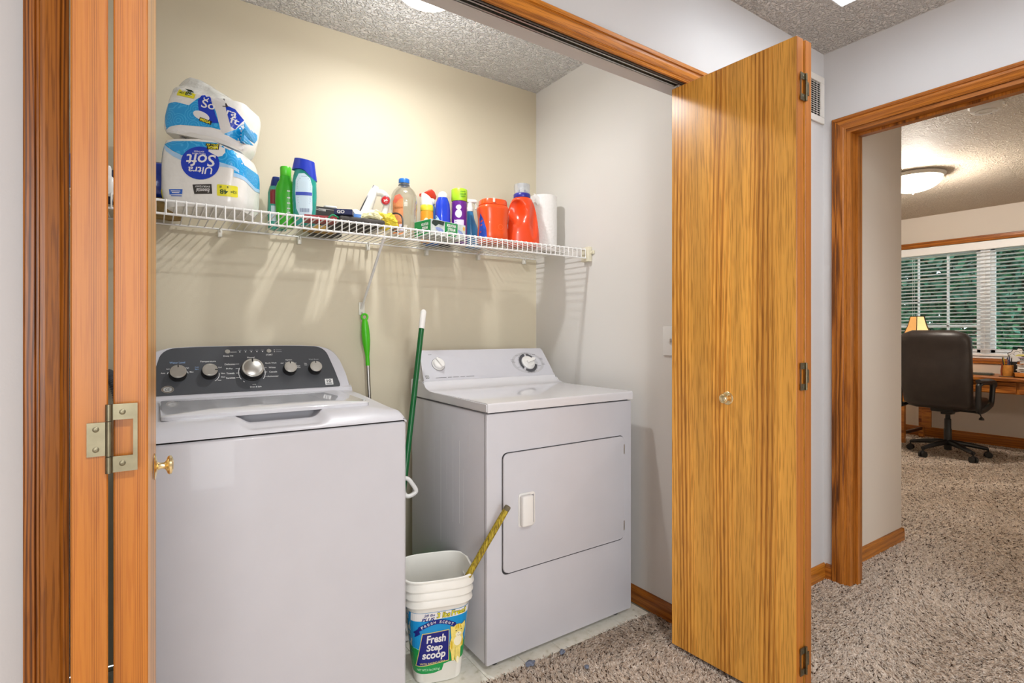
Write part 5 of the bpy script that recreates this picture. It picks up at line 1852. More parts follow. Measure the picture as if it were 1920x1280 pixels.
obj('paper', bm, m, g, smooth=40)
bm = B()
loft(bm, [[V3((r * math.cos(2 * PI * i / 32), r * math.sin(2 * PI * i / 32), z)) for i in range(32)] for r, z in ((0.0218, 0.002), (0.0218, 0.268), (0.020, 0.268), (0.020, 0.002))], closed=True)
obj('core', bm, MATS['kraft_cardboard'], g, smooth=40)
bm = B()
prism(bm, [(-0.030, 0.235), (-0.066, 0.262), (-0.088, 0.268), (-0.080, 0.242), (-0.083, 0.236), (-0.066, 0.215)], 0.0008, Matrix.Translation((0, -0.040, 0)) @ MF)
obj('loose_sheet', bm, m, g)


# ================================================================== BETWEEN THE MACHINES
g = thing('litter_bucket', 'white ribbed litter bucket with blue and green printed front', 'bucket', (0.798, 1.640, 0.0), math.radians(-17))
PAIL = pm('white_pail_plastic', '#e8e6de', 0.34, var=0.03, sss=0.05)
hw = lambda z: 0.079 + (0.1145 - 0.079) * z / 0.345
hd = lambda z: 0.080 + (0.108 - 0.080) * z / 0.345
NB = 3.9
bm = B()
rs = [ring(hw(0) - 0.008, hd(0) - 0.008, 0.0015, NB, 48), ring(hw(0), hd(0), 0.010, NB, 48), ring(hw(0.258), hd(0.258), 0.258, NB, 48)]
for z0, z1 in ((0.264, 0.289), (0.291, 0.314), (0.318, 0.344)):
    e = 0.0095
    rs += [ring(hw(z0) + 0.001, hd(z0) + 0.001, z0 - 0.003, NB, 48), ring(hw(z0) + e, hd(z0) + e, z0, NB, 48), ring(hw(z0) + e, hd(z0) + e, z0 + 0.003, NB, 48), ring(hw(z1) - 0.001, hd(z1) - 0.001, z1, NB, 48)]
rs += [ring(hw(0.345) + 0.006, hd(0.345) + 0.006, 0.345, NB, 48), ring(hw(0.345) + 0.006, hd(0.345) + 0.006, 0.349, NB, 48), ring(hw(0.345) + 0.003, hd(0.345) + 0.003, 0.351, NB, 48),
       ring(hw(0.345) - 0.001, hd(0.345) - 0.001, 0.349, NB, 48), ring(hw(0.30) - 0.003, hd(0.30) - 0.003, 0.30, NB, 48), ring(hw(0.01) - 0.003, hd(0.01) - 0.003, 0.006, NB, 48)]
loft(bm, rs)
bv = bvh_of(bm)
obj('pail', bm, PAIL, g, smooth=40)
FB = V3((0, -0.115, 0))


def lp(px, py):
    """label drawing units -> front of the bucket"""
    return (-0.0586 + (px - 310) * 0.000228, 0.1768 - (py - 570 + (px - 310) * 0.205) * 0.000225 + 0.0)


def lpp(pts):
    return [lp(*q) for q in pts]


RW = 0.103
wave = [(-RW, 0.128), (-0.06, 0.122), (0.0, 0.128), (0.05, 0.124), (0.088, 0.130)]
decal('blue_print', [poly([(-RW, 0.245), (-RW, 0.10), (0.086, 0.10), (0.1015, 0.245)], 0.008)], FB, X, Z, pm('cyan_blue_print', '#1090d0', 0.35, var=0.05), g, bv, 0.0006)
decal('green_print', [poly([(-RW * 0.9, 0.040), (-0.02, 0.040), (0.006, 0.046), (0.012, 0.066), (0.030, 0.070), (0.081, 0.072), (0.0875, 0.130)] + wave[::-1][1:], 0.008)], FB, X, Z, pm('leaf_green_print', '#0f9448', 0.35, var=0.05), g, bv, 0.0010)
decal('pale_wave', [poly([(a, b - 0.0012) for a, b in wave] + [(a, b + 0.0012) for a, b in wave[::-1]], 0.012)], FB, X, Z, pm('pale_cyan_print', '#7fd0dc', 0.4, var=0), g, bv, 0.0014)
decal('white_strip', [poly([(-0.092, 0.2445), (0.1005, 0.2438), (0.0985, 0.2231), (-0.092, 0.2178)], 0.010)], FB, X, Z, PAPER, g, bv, 0.0012)
decal('navy_panel', [poly([(-0.0586, 0.1768), (0.0288, 0.1808), (0.0288, 0.0745), (-0.0755, 0.0638)], 0.010)], FB, X, Z, pm('gold_print', '#d8c878', 0.4, var=0), g, bv, 0.0014)
NV = pm('deep_navy_print', '#141c78', 0.35, var=0.03)
decal('navy_panel', [poly([(-0.0566, 0.1742), (0.0268, 0.1782), (0.0268, 0.0770), (-0.0732, 0.0664)], 0.010)], FB, X, Z, NV, g, bv, 0.0018)
# ribbon
rb = []
for i in range(13):
    a = i / 12
    rb.append((-0.070 + 0.120 * a, 0.180 + 0.030 * math.sin(PI * (0.12 + 0.80 * a)) + 0.004 * a))
decal('navy_ribbon', [poly([(x, y + 0.0075) for x, y in rb] + [(x, y - 0.0075) for x, y in rb[::-1]], 0.010),
                      poly([(-0.070, 0.194), (-0.084, 0.180), (-0.078, 0.176), (-0.080, 0.164), (-0.064, 0.176)], 0.010)], FB, X, Z, NV, g, bv, 0.0022)
rt = []
for i, ch in enumerate('FRESH SCENT'):
    if ch != ' ':
        a = 0.10 + 0.80 * i / 10
        x = -0.070 + 0.120 * a
        dy = 0.030 * PI * 0.80 * math.cos(PI * (0.12 + 0.80 * a)) / 0.120
        rt.append(put(fit(ch, 0.0068, 0.0085, 0.012), x, 0.180 + 0.030 * math.sin(PI * (0.12 + 0.80 * a)) + 0.004 * a, math.atan(dy)))
decal('ribbon_lettering', rt, FB, X, Z, PAPER, g, bv, 0.0028)
wl = [put(fit('Fresh', 0.062, 0.026, 0.03, 0.1), -0.0135, 0.1560), put(fit('Step', 0.052, 0.028, 0.03, 0.1), -0.0185, 0.1240), put(fit('scoop', 0.074, 0.026, 0.03, 0.1), -0.0200, 0.0955)]
decal('white_lettering', wl, FB, X, Z, PAPER, g, bv, 0.0024)
decal('gold_lettering', [put(fit('WITH BAKING SODA', 0.080, 0.0070, 0.012), -0.0235, 0.0750, 0.03)], FB, X, Z, MATS['gold_print'], g, bv, 0.0024)
decal('net_weight_lettering', [put(fit('NET WT 31 lbs (14.0 kg)', 0.070, 0.0105, 0.012), -0.036, 0.0520, 0.0)], FB, X, Z, pm('pale_green_print', '#bfe4c4', 0.4, var=0), g, bv, 0.0016)
decal('navy_lettering', [put(fit('28 lbs', 0.036, 0.0085, 0.02, 0.3), -0.036, 0.2365), put(fit('PLUS', 0.042, 0.0120, 0.03, 0.3), -0.040, 0.2225)], FB, X, Z, NV, g, bv, 0.0018)
for nm, bo, mt, of in (('lettering_outline', 0.055, DARK_INK, 0.0018), ('yellow_lettering', 0.015, pm('pale_yellow_print', '#ece23c', 0.4, var=0), 0.0024)):
    e = 0.0022 if bo > 0.05 else 0
    decal(nm, [put(fit('3 lbs', 0.043 + e, 0.0175 + e, bo, 0.12), 0.0090, 0.2325), put(fit('Free!', 0.048 + e, 0.0175 + e, bo, 0.12), 0.0590, 0.2345)], FB, X, Z, mt, g, bv, of)
# printed cat
CATY = pm('pale_yellow_fur_print', '#f0dc78', 0.4, var=0.12, vscale=90)
cat = [(0.033, 0.189), (0.043, 0.186), (0.051, 0.192), (0.062, 0.192), (0.070, 0.188), (0.081, 0.195), (0.0825, 0.178), (0.079, 0.165), (0.074, 0.152), (0.076, 0.135), (0.073, 0.116), (0.067, 0.108), (0.066, 0.080), (0.062, 0.064),
       (0.054, 0.062), (0.050, 0.070), (0.048, 0.090), (0.046, 0.070), (0.038, 0.072), (0.036, 0.095), (0.031, 0.115), (0.032, 0.135), (0.036, 0.150), (0.034, 0.168)]
decal('cat_outline', [poly([(0.0565 + (x - 0.0565) * 1.05, 0.128 + (y - 0.128) * 1.015) for x, y in cat], 0.008)], FB, X, Z, pm('amber_outline', '#7a6414', 0.4, var=0), g, bv, 0.0018)
decal('cat_print', [poly(cat, 0.008)], FB, X, Z, CATY, g, bv, 0.0023)
decal('cat_face', [put(poly(ell(0, 0, 0.013, 0.017), 0.008), 0.057, 0.136), put(poly(ell(0, 0, 0.010, 0.008), 0.008), 0.059, 0.158), put(poly(ell(0, 0, 0.0045, 0.012), 0.008), 0.057, 0.070)], FB, X, Z, pm('cream_fur_print', '#f6efd0', 0.4, var=0.05), g, bv, 0.0028)
decal('cat_stripes', [put(poly(ell(0, 0, 0.003, 0.008), 0.008), 0.058, 0.184), put(poly(ell(0, 0, 0.002, 0.007), 0.008), 0.051, 0.183, -0.3), put(poly(ell(0, 0, 0.002, 0.007), 0.008), 0.066, 0.183, 0.3),
                      put(poly(ell(0, 0, 0.003, 0.014), 0.008), 0.037, 0.125), put(poly(ell(0, 0, 0.003, 0.014), 0.008), 0.072, 0.125)], FB, X, Z, pm('golden_fur_print', '#dcb824', 0.4, var=0.05), g, bv, 0.0028)
decal('cat_features', [put(poly(ell(0, 0, 0.0026, 0.0013)), 0.051, 0.1715, -0.2), put(poly(ell(0, 0, 0.0026, 0.0013)), 0.068, 0.1730, 0.2), put(poly([(-0.002, 0.001), (0.002, 0.001), (0, -0.002)]), 0.059, 0.1625),
                       put(annulus(0, 0, 0.0045, 0.0054, PI * 1.1, PI * 1.9, 8), 0.060, 0.158), put(poly(rect(-0.0004, -0.018, 0.0004, 0.018)), 0.0485, 0.098)], FB, X, Z, pm('brown_print', '#4a4020', 0.4, var=0), g, bv, 0.0033)

bm = B()
A, C_ = V3((0.967, 1.452, 0.570)), V3((0.760, 1.614, 0.110))
dv = (C_ - A).normalized()
pts = [A, A + dv * 0.004, A + dv * 0.02] + [A + (C_ - A) * f for f in (0.2, 0.4, 0.6, 0.8, 1.0)]
tube(bm, pts, [0.006, 0.0095, 0.0105, 0.0107, 0.0103, 0.0108, 0.0104, 0.0106], seg=14)
m, t, p = nt('yellow_worn_wood')
tc = node(t, 'ShaderNodeTexCoord')
mp = node(t, 'ShaderNodeMapping')
mp.inputs['Rotation'].default_value = (0, math.radians(-30), math.radians(38))
mp.inputs['Scale'].default_value = (320, 320, 24)
n_ = node(t, 'ShaderNodeTexNoise')
n_.inputs['Scale'].default_value = 1.0
n_.inputs['Detail'].default_value = 3
lk(t, tc.outputs['Object'], mp.inputs['Vector'])
lk(t, mp.outputs['Vector'], n_.inputs['Vector'])
r_ = ramp(t, [(0.36, lin('#5e4c14')), (0.50, lin('#a08a20')), (0.62, lin('#c2ac38'))])
lk(t, n_.outputs['Fac'], r_.inputs['Fac'])
lk(t, r_.outputs['Color'], p.inputs['Base Color'])
p.inputs['Roughness'].default_value = 0.6
stk = thing('wooden_stick', 'worn yellow wooden handle sticking out of the litter bucket', 'stick', (0, 0, 0))
obj('shaft', bm, m, stk, smooth=50)
bm = B()
lathe(bm, [(0.0001, 0), (0.0098, 0.0), (0.0105, 0.002), (0.0108, 0.012), (0.0104, 0.0125)], Matrix.Translation(A - dv * 0.0006) @ dv.to_track_quat('Z', 'Y').to_matrix().to_4x4(), seg=16)
obj('tip', bm, pm('weathered_tip', '#6e6650', 0.7, var=0.2, vscale=80), stk, smooth=40)

# slotted scoop standing against the bucket wall
sc = thing('litter_scoop', 'white slotted scoop standing inside the litter bucket', 'scoop', (0.868, 1.664, 0.010), math.radians(73))
sc.rotation_euler = (math.radians(9), 0, math.radians(73))
bm = B()
for i in range(7):
    x = -0.045 + i * 0.015
    box(bm, (x - 0.002, -0.002, 0.16), (x + 0.002, 0.002, 0.29), bev=0.0008, seg=1)
for z in (0.16, 0.185, 0.21, 0.235, 0.26, 0.285):
    box(bm, (-0.048, -0.002, z), (0.048, 0.002, z + 0.005), bev=0.0008, seg=1)
obj('slotted_blade', bm, WHITE_PL, sc)
bm = B()
tube(bm, [(0, 0, 0.165), (0, 0, 0.12), (0, 0, 0.0)], [0.008, 0.009, 0.008], seg=10)
obj('handle', bm, WHITE_PL, sc, smooth=50)

# lobby dustpan with white loop handle behind the washer corner
dp_ = thing('dustpan', 'white plastic loop handle of a long dustpan between the machines', 'dustpan', (0.742, 1.86, 0))
bm = B()
cyl(bm, (0, 0, 0.03), (0, 0, 0.585), 0.009, seg=14)
obj('pole', bm, WHITE_PL, dp_, smooth=50)
bm = B()
tube(bm, bez([(-0.002, 0, 0.575), (0.020, -0.004, 0.600), (0.044, -0.008, 0.598), (0.062, -0.012, 0.575), (0.074, -0.015, 0.552), (0.066, -0.014, 0.541), (0.044, -0.010, 0.534), (0.030, -0.006, 0.548), (0.028, -0.005, 0.580)], 6), 0.0082, seg=12)
obj('loop_handle', bm, WHITE_PL, dp_, smooth=60)
bm = B()
box(bm, (-0.085, -0.020, 0.0006), (0.085, 0.135, 0.006), bev=0.002)
box(bm, (-0.085, 0.130, 0.006), (0.085, 0.136, 0.09), bev=0.002)
box(bm, (-0.085, 0.0, 0.006), (-0.080, 0.130, 0.06), bev=0.002)
box(bm, (0.080, 0.0, 0.006), (0.085, 0.130, 0.06), bev=0.002)
box(bm, (-0.018, -0.012, 0.006), (0.018, 0.020, 0.04), bev=0.003)
obj('pan', bm, WHITE_PL, dp_, smooth=40)

# broom with green pole
a, b = V3((0.690, 1.802, 0.095)), V3((0.9085, 1.9790, 1.2350))
bd_ = (b - a).normalized()
br = thing('broom', 'dark green broom pole with white grip leaning on the dryer console', 'broom', (0, 0, 0))
bm = B()
cyl(bm, a, b - bd_ * 0.078, 0.0108, seg=18)
obj('pole', bm, pm('dark_green_enamel', '#0c5c2c', 0.3, var=0.03), br, smooth=50)
bm = B()
q = b - bd_ * 0.080
tube(bm, [q, q + bd_ * 0.004, q + bd_ * 0.070, b - bd_ * 0.003, b], [0.0115, 0.0122, 0.0120, 0.008, 0.003], seg=18)
obj('grip', bm, WHITE_PL, br, smooth=60)
bm = B()
box(bm, (0.645, 1.740, 0.085), (0.735, 1.805, 0.110), bev=0.006)
obj('head', bm, pm('dark_green_plastic', '#14502c', 0.4), br, smooth=40)
bm = B()
rs_ = random.Random(2)
for i in range(140):
    x, y = rs_.uniform(0.652, 0.728), rs_.uniform(1.748, 1.798)
    tube(bm, [(x, y, 0.086), (x + rs_.uniform(-.006, .006), y + rs_.uniform(-.006, .006), 0.002)], 0.0011, seg=3)
tag(obj('bristles', bm, pm('straw_bristle', '#c8b478', 0.8), br), 'short pale bristles', kind='stuff')

# mop hung from the brace foot
mp_ = thing('flat_mop', 'mop with lime green grip and steel pole hanging on the closet wall', 'mop', (0, 0, 0))
LIME = pm('lime_rubber', '#4cc01c', 0.35, var=0.06)
path = [V3((0.7537, 2.240, 1.198)), V3((0.7560, 2.241, 1.170)), V3((0.7590, 2.241, 1.125)), V3((0.7625, 2.241, 1.085)), V3((0.7655, 2.241, 1.045)), V3((0.7680, 2.241, 1.000))]
bm = B()
tube(bm, bez(path, 5), [0.006 + 0.0105 * math.sin(PI * min(1, (i + 3) / 24)) ** 1.2 + 0.003 * (i / 25) for i in range(26)], seg=16)
gr = obj('grip', bm, LIME, mp_, smooth=60)
bm = B()
tube(bm, [V3((0.7532 + 0.0125 * math.cos(a), 2.240, 1.2085 + 0.0125 * math.sin(a))) for a in [2 * PI * i / 24 for i in range(24)]], 0.0046, seg=10, closed=True)
obj('hanging_loop', bm, LIME, gr, smooth=60)
bm = B()
tube(bm, [V3((0.7680, 2.241, 1.002)), V3((0.805, 2.241, 0.20)), V3((0.808, 2.238, 0.14))], 0.0078, seg=14)
obj('pole', bm, STEEL, mp_, smooth=60)
bm = B()
box(bm, (0.69, 2.20, 0.105), (0.91, 2.272, 0.130), bev=0.006)
box(bm, (0.795, 2.225, 0.125), (0.821, 2.252, 0.155), bev=0.004)
obj('mop_plate', bm, LIME, mp_, smooth=40)

# washer drain hose
bm = B()
pp = bez([(-0.165, 2.262, 0.62), (-0.160, 2.262, 0.80), (-0.152, 2.255, 0.93), (-0.130, 2.235, 1.000), (-0.108, 2.205, 0.985), (-0.094, 2.190, 0.93), (-0.086, 2.186, 0.85), (-0.084, 2.20, 0.60), (-0.080, 2.21, 0.30)], 40)
tube(bm, pp, [0.0155 + 0.0018 * math.sin(i * 1.35) for i in range(len(pp))], seg=14)
tag(obj('drain_hose', bm, pm('grey_corrugated_hose', '#5d6066', 0.45, var=0.08), smooth=50), 'grey corrugated drain hose arching behind the washing machine', 'hose')
# lint on the tile floor edge
for i, (x, y, s) in enumerate(((1.070, 1.470, 1.0), (1.200, 1.455, 0.75), (1.215, 1.345, 0.55))):
    crumple('lint_clump', ('largest grey blue lint clump on the tile by the carpet edge', 'smaller dark lint clump on the carpet edge before the dryer', 'tiny lint clump lying on the beige carpet')[i], 'lint',
            pm('grey_blue_lint', '#6f7686', 0.95, var=0.3, vscale=150), (x, y, 0.002 + 0.006 * (i > 0)), 0.017 * s, 0.012 * s, 0.007 * s, 11 + i, 0.005 * s, 120, rz=0.4 * i, sub=3)['group'] = 'lint clumps on the floor'

# ================================================================== FITTINGS
g = thing('light_switch', 'white wall switch plate beside the right bifold door', 'switch', (1.70, 1.362, 1.108))
bm = B()
box(bm, (-0.0075, -0.062, -0.058), (-0.0003, 0.062, 0.058), bev=0.003, seg=3)
obj('plate', bm, WHITE_PL, g, smooth=40)
for y in (-0.023, 0.023):
    bm = B()
    box(bm, (-0.017, y - 0.005, -0.004), (-0.006, y + 0.005, 0.010), bev=0.0015)
    obj('toggle', bm, WHITE_PL, g)
g = thing('air_vent', 'white framed return air grille on the hall wall behind the right door', 'vent', (2.42, 1.24, 2.216))
bm = B()
for a, b in (((-0.18, -0.010, -0.108), (0.168, -0.0005, -0.078)), ((-0.18, -0.010, 0.078), (0.168, -0.0005, 0.108)), ((-0.18, -0.010, -0.078), (-0.15, -0.0005, 0.078)), ((0.138, -0.010, -0.078), (0.168, -0.0005, 0.078))):
    box(bm, a, b, bev=0.002)
obj('frame', bm, pm('off_white_grille', '#dcd6ce', 0.45, var=0.02), g)
bm = B()
box(bm, (-0.152, -0.003, -0.080), (0.140, -0.0006, 0.080))
obj('backing', bm, GAP, g)
bm = B()
box(bm, (-0.150, -0.0050, -0.0009), (0.139, -0.0036, 0.0009))
lv = obj('louvre', bm, MATS['off_white_grille'], g)
lv.location = (0, -0.002, -0.074)
lv.rotation_euler = (0.6, 0, 0)
for k in range(1, 16):
    share('louvre', lv.data, g, (0, -0.002, -0.074 + k * 0.0099), (0.6, 0, 0))
bm = B()
box(bm, (-0.0008, -0.0075, -0.078), (0.0008, -0.0060, 0.078))
lv = obj('louvre_bar', bm, MATS['off_white_grille'], g)
lv.location = (-0.14, 0, 0)
for k in range(1, 11):
    share('louvre_bar', lv.data, g, (-0.14 + k * 0.0272, 0, 0))


def flush_light(name, label, loc, R, power, color, estr, drop=0.10, finial=True, rad=0.05, ecol='#fff4e4', area=None, glow=0.0):
    g = thing(name, label, 'ceiling light', loc)
    bm = B()
    lathe(bm, [(0.0001, 0), (R * 1.0, 0), (R * 1.05, -0.004), (R * 1.05, -0.012), (R * 0.99, -0.020), (R * 0.97, -0.030), (R * 0.90, -0.030), (0.0001, -0.028)], seg=48)
    obj('pan', bm, pm('fixture_white_metal', '#d8d4cc', 0.35, 0.1, var=0.02), g, smooth=40)
    bm = B()
    lathe(bm, [(R * 0.95, -0.029)] + [(R * 0.95 * math.cos(a), -0.030 - (drop - 0.03) * math.sin(a)) for a in [PI / 2 * i / 10 for i in range(1, 10)]] + [(0.0001, -drop)], seg=48)
    obj('glass_shade', bm, pm(name + '_glass', '#f6f2ea', 0.3, var=0.0, emit=ecol, estr=estr), g, smooth=60)
    if finial:
        bm = B()
        lathe(bm, [(0.0001, -drop - 0.016), (0.006, -drop - 0.012), (0.004, -drop - 0.006), (0.011, -drop - 0.001), (0.010, -drop + 0.003)], seg=20)
        obj('finial', bm, MATS['fixture_white_metal'], g, smooth=50)
    if area:
        b_ = light(name + '_bulb', 'AREA', (loc[0], loc[1], loc[2] - drop - 0.012), power, color, area)
        b_.data.shape = 'DISK'
        if glow:                # the little that the shallow dome sends sideways and up
            light(name + '_glow', 'POINT', (loc[0], loc[1], loc[2] - drop - 0.03), glow, color, rad)
    else:
        light(name + '_bulb', 'POINT', (loc[0], loc[1], loc[2] - drop - 0.03), power, color, rad)
    return g


flush_light('closet_light', 'glowing domed light on the closet ceiling', (0.82, 1.745, CC), 0.135, 7.0, (0.97, 0.985, 1.0), 3.5, 0.095, False, 0.032, area=0.07, glow=4.6)
flush_light('study_light', 'warm domed ceiling light with finial in the study', (5.17, 1.765, SCZ), 0.205, 85, (1.0, 0.93, 0.84), 4.0, 0.135, True, 0.06, '#ffedd2')
flush_light('hall_fill_light', 'added domed fill light on the unseen hall ceiling behind the viewpoint', (0.35, -0.75, HC), 0.17, 32, (0.96, 0.98, 1.0), 4.0, 0.11, True, 0.12, area=0.26)  # made-up fixture behind the camera, added as fill for hall and closet

g = thing('smoke_detector', 'round white smoke detector on the study ceiling near the doorway', 'smoke detector', (3.90, 0.985, SCZ))
bm = B()
lathe(bm, [(0.0001, 0), (0.078, 0), (0.078, -0.008), (0.070, -0.010), (0.068, -0.028), (0.060, -0.038), (0.0001, -0.040)], seg=40)
obj('body', bm, WHITE_PL, g, smooth=35)
bm = B()
lathe(bm, [(0.028, -0.0398), (0.030, -0.0425), (0.048, -0.0420), (0.050, -0.0394)], seg=32)
obj('sensor_ring', bm, pm('pale_grey_plastic', '#cfccc8', 0.4), g, smooth=40)
bm = B()
cyl(bm, (0.055, -0.01, -0.0375), (0.055, -0.01, -0.0410), 0.005)
obj('indicator', bm, GREY_INK, g)

# ================================================================== STUDY
# desk
g = thing('desk', 'long honey oak desk under the study window with two drawers', 'desk', (6.72, 1.50, 0))
bm = B()
box(bm, (-0.33, -0.98, 0.700), (0.30, 0.86, 0.732), bev=0.004)
obj('desk_top', bm, OAK_DESK, g)
bm = B()
box(bm, (-0.27, -0.95, 0.585), (0.28, 0.84, 0.699))
obj('apron', bm, OAK_DESK, g)
for y0, y1 in ((-0.93, -0.105), (-0.085, 0.835)):
    bm = B()
    box(bm, (-0.290, y0, 0.592), (-0.2705, y1, 0.693), bev=0.004)
    dr = obj('drawer', bm, OAK_DESK, g)
    bm = B()
    ym = (y0 + y1) / 2
    lathe(bm, [(0.0001, 0), (0.008, 0), (0.006, 0.008), (0.013, 0.016), (0.012, 0.022), (0.0001, 0.024)], Matrix.Translation((-0.290, ym, 0.64)) @ Matrix.Rotation(-PI / 2, 4, 'Y'), seg=18)
    obj('knob', bm, ABRASS, dr, smooth=40)
for x in (-0.25, 0.25):
    for y in (-0.90, 0.80):
        bm = B()
        box(bm, (x - 0.022, y - 0.022, -0.003), (x + 0.022, y + 0.022, 0.585), bev=0.003)
        obj('leg', bm, OAK_DESK, g)
bm = B()
box(bm, (-0.228, 0.785, 0.085), (0.228, 0.815, 0.115), bev=0.003)
obj('stretcher', bm, pm('dark_walnut', '#3c2418', 0.4, var=0.1), g)
bm = B()
box(bm, (0.20, 0.70, 0.12), (0.225, 0.785, 0.585), bev=0.002)
obj('end_panel', bm, OAK_DESK, g)

# office chair
g = thing('office_chair', 'black leather high-backed office chair with five caster base at the desk', 'chair', (6.13, 1.820, 0.0), math.radians(-4))
CH = BLACK_PL
for k in range(5):
    a = 2 * PI * k / 5 + 0.35
    c, s = math.cos(a), math.sin(a)
    bm = B()
    rs = []
    for f in [i / 8 for i in range(9)]:
        r = 0.03 + 0.265 * f
        z = 0.125 - 0.040 * f ** 1.5
        wd, hh = 0.031 - 0.009 * f, 0.026 - 0.010 * f
        ct = V3((r * c, r * s, z))
        side_ = V3((-s, c, 0))
        rs.append([ct + side_ * wd * math.cos(t_) + Z * hh * math.sin(t_) for t_ in [2 * PI * i / 12 for i in range(12)]])
    loft(bm, rs)
    lg = obj('base_leg', bm, CH, g, smooth=60)
    bm = B()
    ct = V3((0.298 * c, 0.298 * s, 0.0))
    sd_ = V3((-s, c, 0))
    for q in (-0.015, 0.015):
        cyl(bm, ct + sd_ * (q - 0.009) + Z * 0.030, ct + sd_ * (q + 0.009) + Z * 0.030, 0.027, seg=20)
    box(bm, ct + V3((-0.013, -0.013, 0.035)), ct + V3((0.013, 0.013, 0.062)), bev=0.004)
    cyl(bm, ct + Z * 0.055, ct + Z * 0.088, 0.006)
    obj('caster', bm, CH, lg, smooth=40)
bm = B()
lathe(bm, [(0.0001, 0.055), (0.028, 0.055), (0.030, 0.10), (0.040, 0.105), (0.042, 0.135), (0.030, 0.14), (0.030, 0.25), (0.026, 0.255), (0.026, 0.34), (0.020, 0.345), (0.018, 0.43), (0.0001, 0.43)], seg=24)
obj('gas_column', bm, CH, g, smooth=40)
bm = B()
box(bm, (-0.13, -0.09, 0.415), (0.12, 0.09, 0.455), bev=0.010)
box(bm, (-0.05, -0.04, 0.385), (0.05, 0.04, 0.43), bev=0.008)
obj('mechanism', bm, CH, g, smooth=40)
bm = B()
tube(bm, bez([(0.0, -0.06, 0.425), (-0.01, -0.18, 0.425), (-0.012, -0.235, 0.420), (-0.012, -0.25, 0.395)], 5), 0.005, seg=8)
lathe(bm, [(0.0001, 0.362), (0.020, 0.366), (0.018, 0.380), (0.008, 0.392), (0.0001, 0.396)], Matrix.Translation((-0.012, -0.252, 0)), seg=16)
obj('height_lever', bm, CH, g, smooth=50)
bm = B()
loft(bm, [ring(0.235, 0.245, 0.456, 4, 40), ring(0.255, 0.262, 0.470, 4, 40), ring(0.258, 0.265, 0.520, 4, 40), ring(0.240, 0.250, 0.548, 4, 40), ring(0.15, 0.16, 0.556, 3, 40)])
obj('seat', bm, LEATHER, g, smooth=60)
# back rest: superelliptic cushion swept upwards, leaning back
bm = B()
rs = []
for i in range(22):
    f = i / 21
    z = 0.470 + 0.695 * f
    e = 0.285 * (1 - 0.10 * (1 - f) ** 2) * (1 - 0.05 * f)
    cap_ = 1.0
    if f > 0.86:
        cap_ = math.sqrt(max(0.0, 1 - ((f - 0.86) / 0.14) ** 2)) * 0.42 + 0.58
    if f < 0.07:
        cap_ = math.sqrt(max(0.0, 1 - ((0.07 - f) / 0.07) ** 2)) * 0.15 + 0.85
    th = 0.062 + 0.016 * math.sin(PI * min(1, f * 1.6)) + 0.018 * sst(0.7, 0.95, f)
    if f > 0.93:
        th *= 1 - 0.75 * ((f - 0.93) / 0.07) ** 2
    if f < 0.05:
        th *= 0.6 + 0.4 * f / 0.05
    cxx = -0.245 - 0.075 * f - 0.02 * math.sin(PI * f)
    r = ring(th, e * cap_, z, 3.2, 48, cxx, 0)
    for v in r:
        v.x += 0.05 * (v.y / 0.29) ** 2          # the back wraps forward at its edges
    rs.append(r)
loft(bm, rs)
obj('backrest', bm, LEATHER, g, smooth=60)
for s in (-1, 1):
    bm = B()
    y = s * 0.298
    fr = bez([(-0.215, y, 0.475), (-0.215, y, 0.56), (-0.210, y, 0.655), (-0.195, y, 0.690), (-0.10, y, 0.705), (0.04, y, 0.700), (0.085, y, 0.672), (0.075, y, 0.60), (0.055, y, 0.52), (0.010, y, 0.492), (-0.10, y, 0.462), (-0.19, y, 0.455)], 4)
    tube(bm, fr, 0.021, seg=10, closed=True)
    ar = obj('armrest', bm, CH, g, smooth=60)
    bm = B()
    rs = []
    for i in range(12):
        f = i / 11
        x = -0.215 + 0.335 * f
        z = 0.722 - 0.055 * max(0, (f - 0.55) / 0.45) ** 2.2
        wd = 0.042 * (1 - 0.5 * abs(2 * f - 1) ** 4)
        rs.append([V3((x, y + wd * math.cos(t_), z + 0.017 * math.sin(t_))) for t_ in [2 * PI * k / 14 for k in range(14)]])
    loft(bm, rs)
    obj('arm_pad', bm, LEATHER, ar, smooth=60)
bm = B()
for s in (-1, 1):
    tube(bm, [(-0.06, s * 0.08, 0.448), (-0.07, s * 0.22, 0.448), (-0.07, s * 0.298, 0.462)], 0.014, seg=8)
obj('arm_bracket', bm, CH, g, smooth=50)

# invented floor lamp out of view, added to brighten the wall under the desk
g = thing('floor_lamp', 'added unseen floor lamp with drum shade, fill light for the study', 'lamp', (4.7, -0.75, 0.006))
bm = B()
lathe(bm, [(0.0001, 0), (0.14, 0), (0.14, 0.015), (0.03, 0.03), (0.012, 0.05), (0.012, 1.62), (0.0001, 1.62)], seg=28)
obj('stand', bm, pm('aged_bronze', '#4a3626', 0.4, 0.6, var=0.15), g, smooth=40)
bm = B()
loft(bm, [[V3((r * math.cos(2 * PI * i / 32), r * math.sin(2 * PI * i / 32), z)) for i in range(32)] for r, z in ((0.20, 1.36), (0.16, 1.62), (0.157, 1.62), (0.197, 1.36))], closed=True)
obj('shade', bm, pm('linen_shade', '#efe4cc', 0.8, var=0.04, trans=0.5), g, smooth=40)
light('floor_lamp_bulb', 'POINT', (4.7, -0.75, 1.30), 32, (1.0, 0.90, 0.78), 0.06)

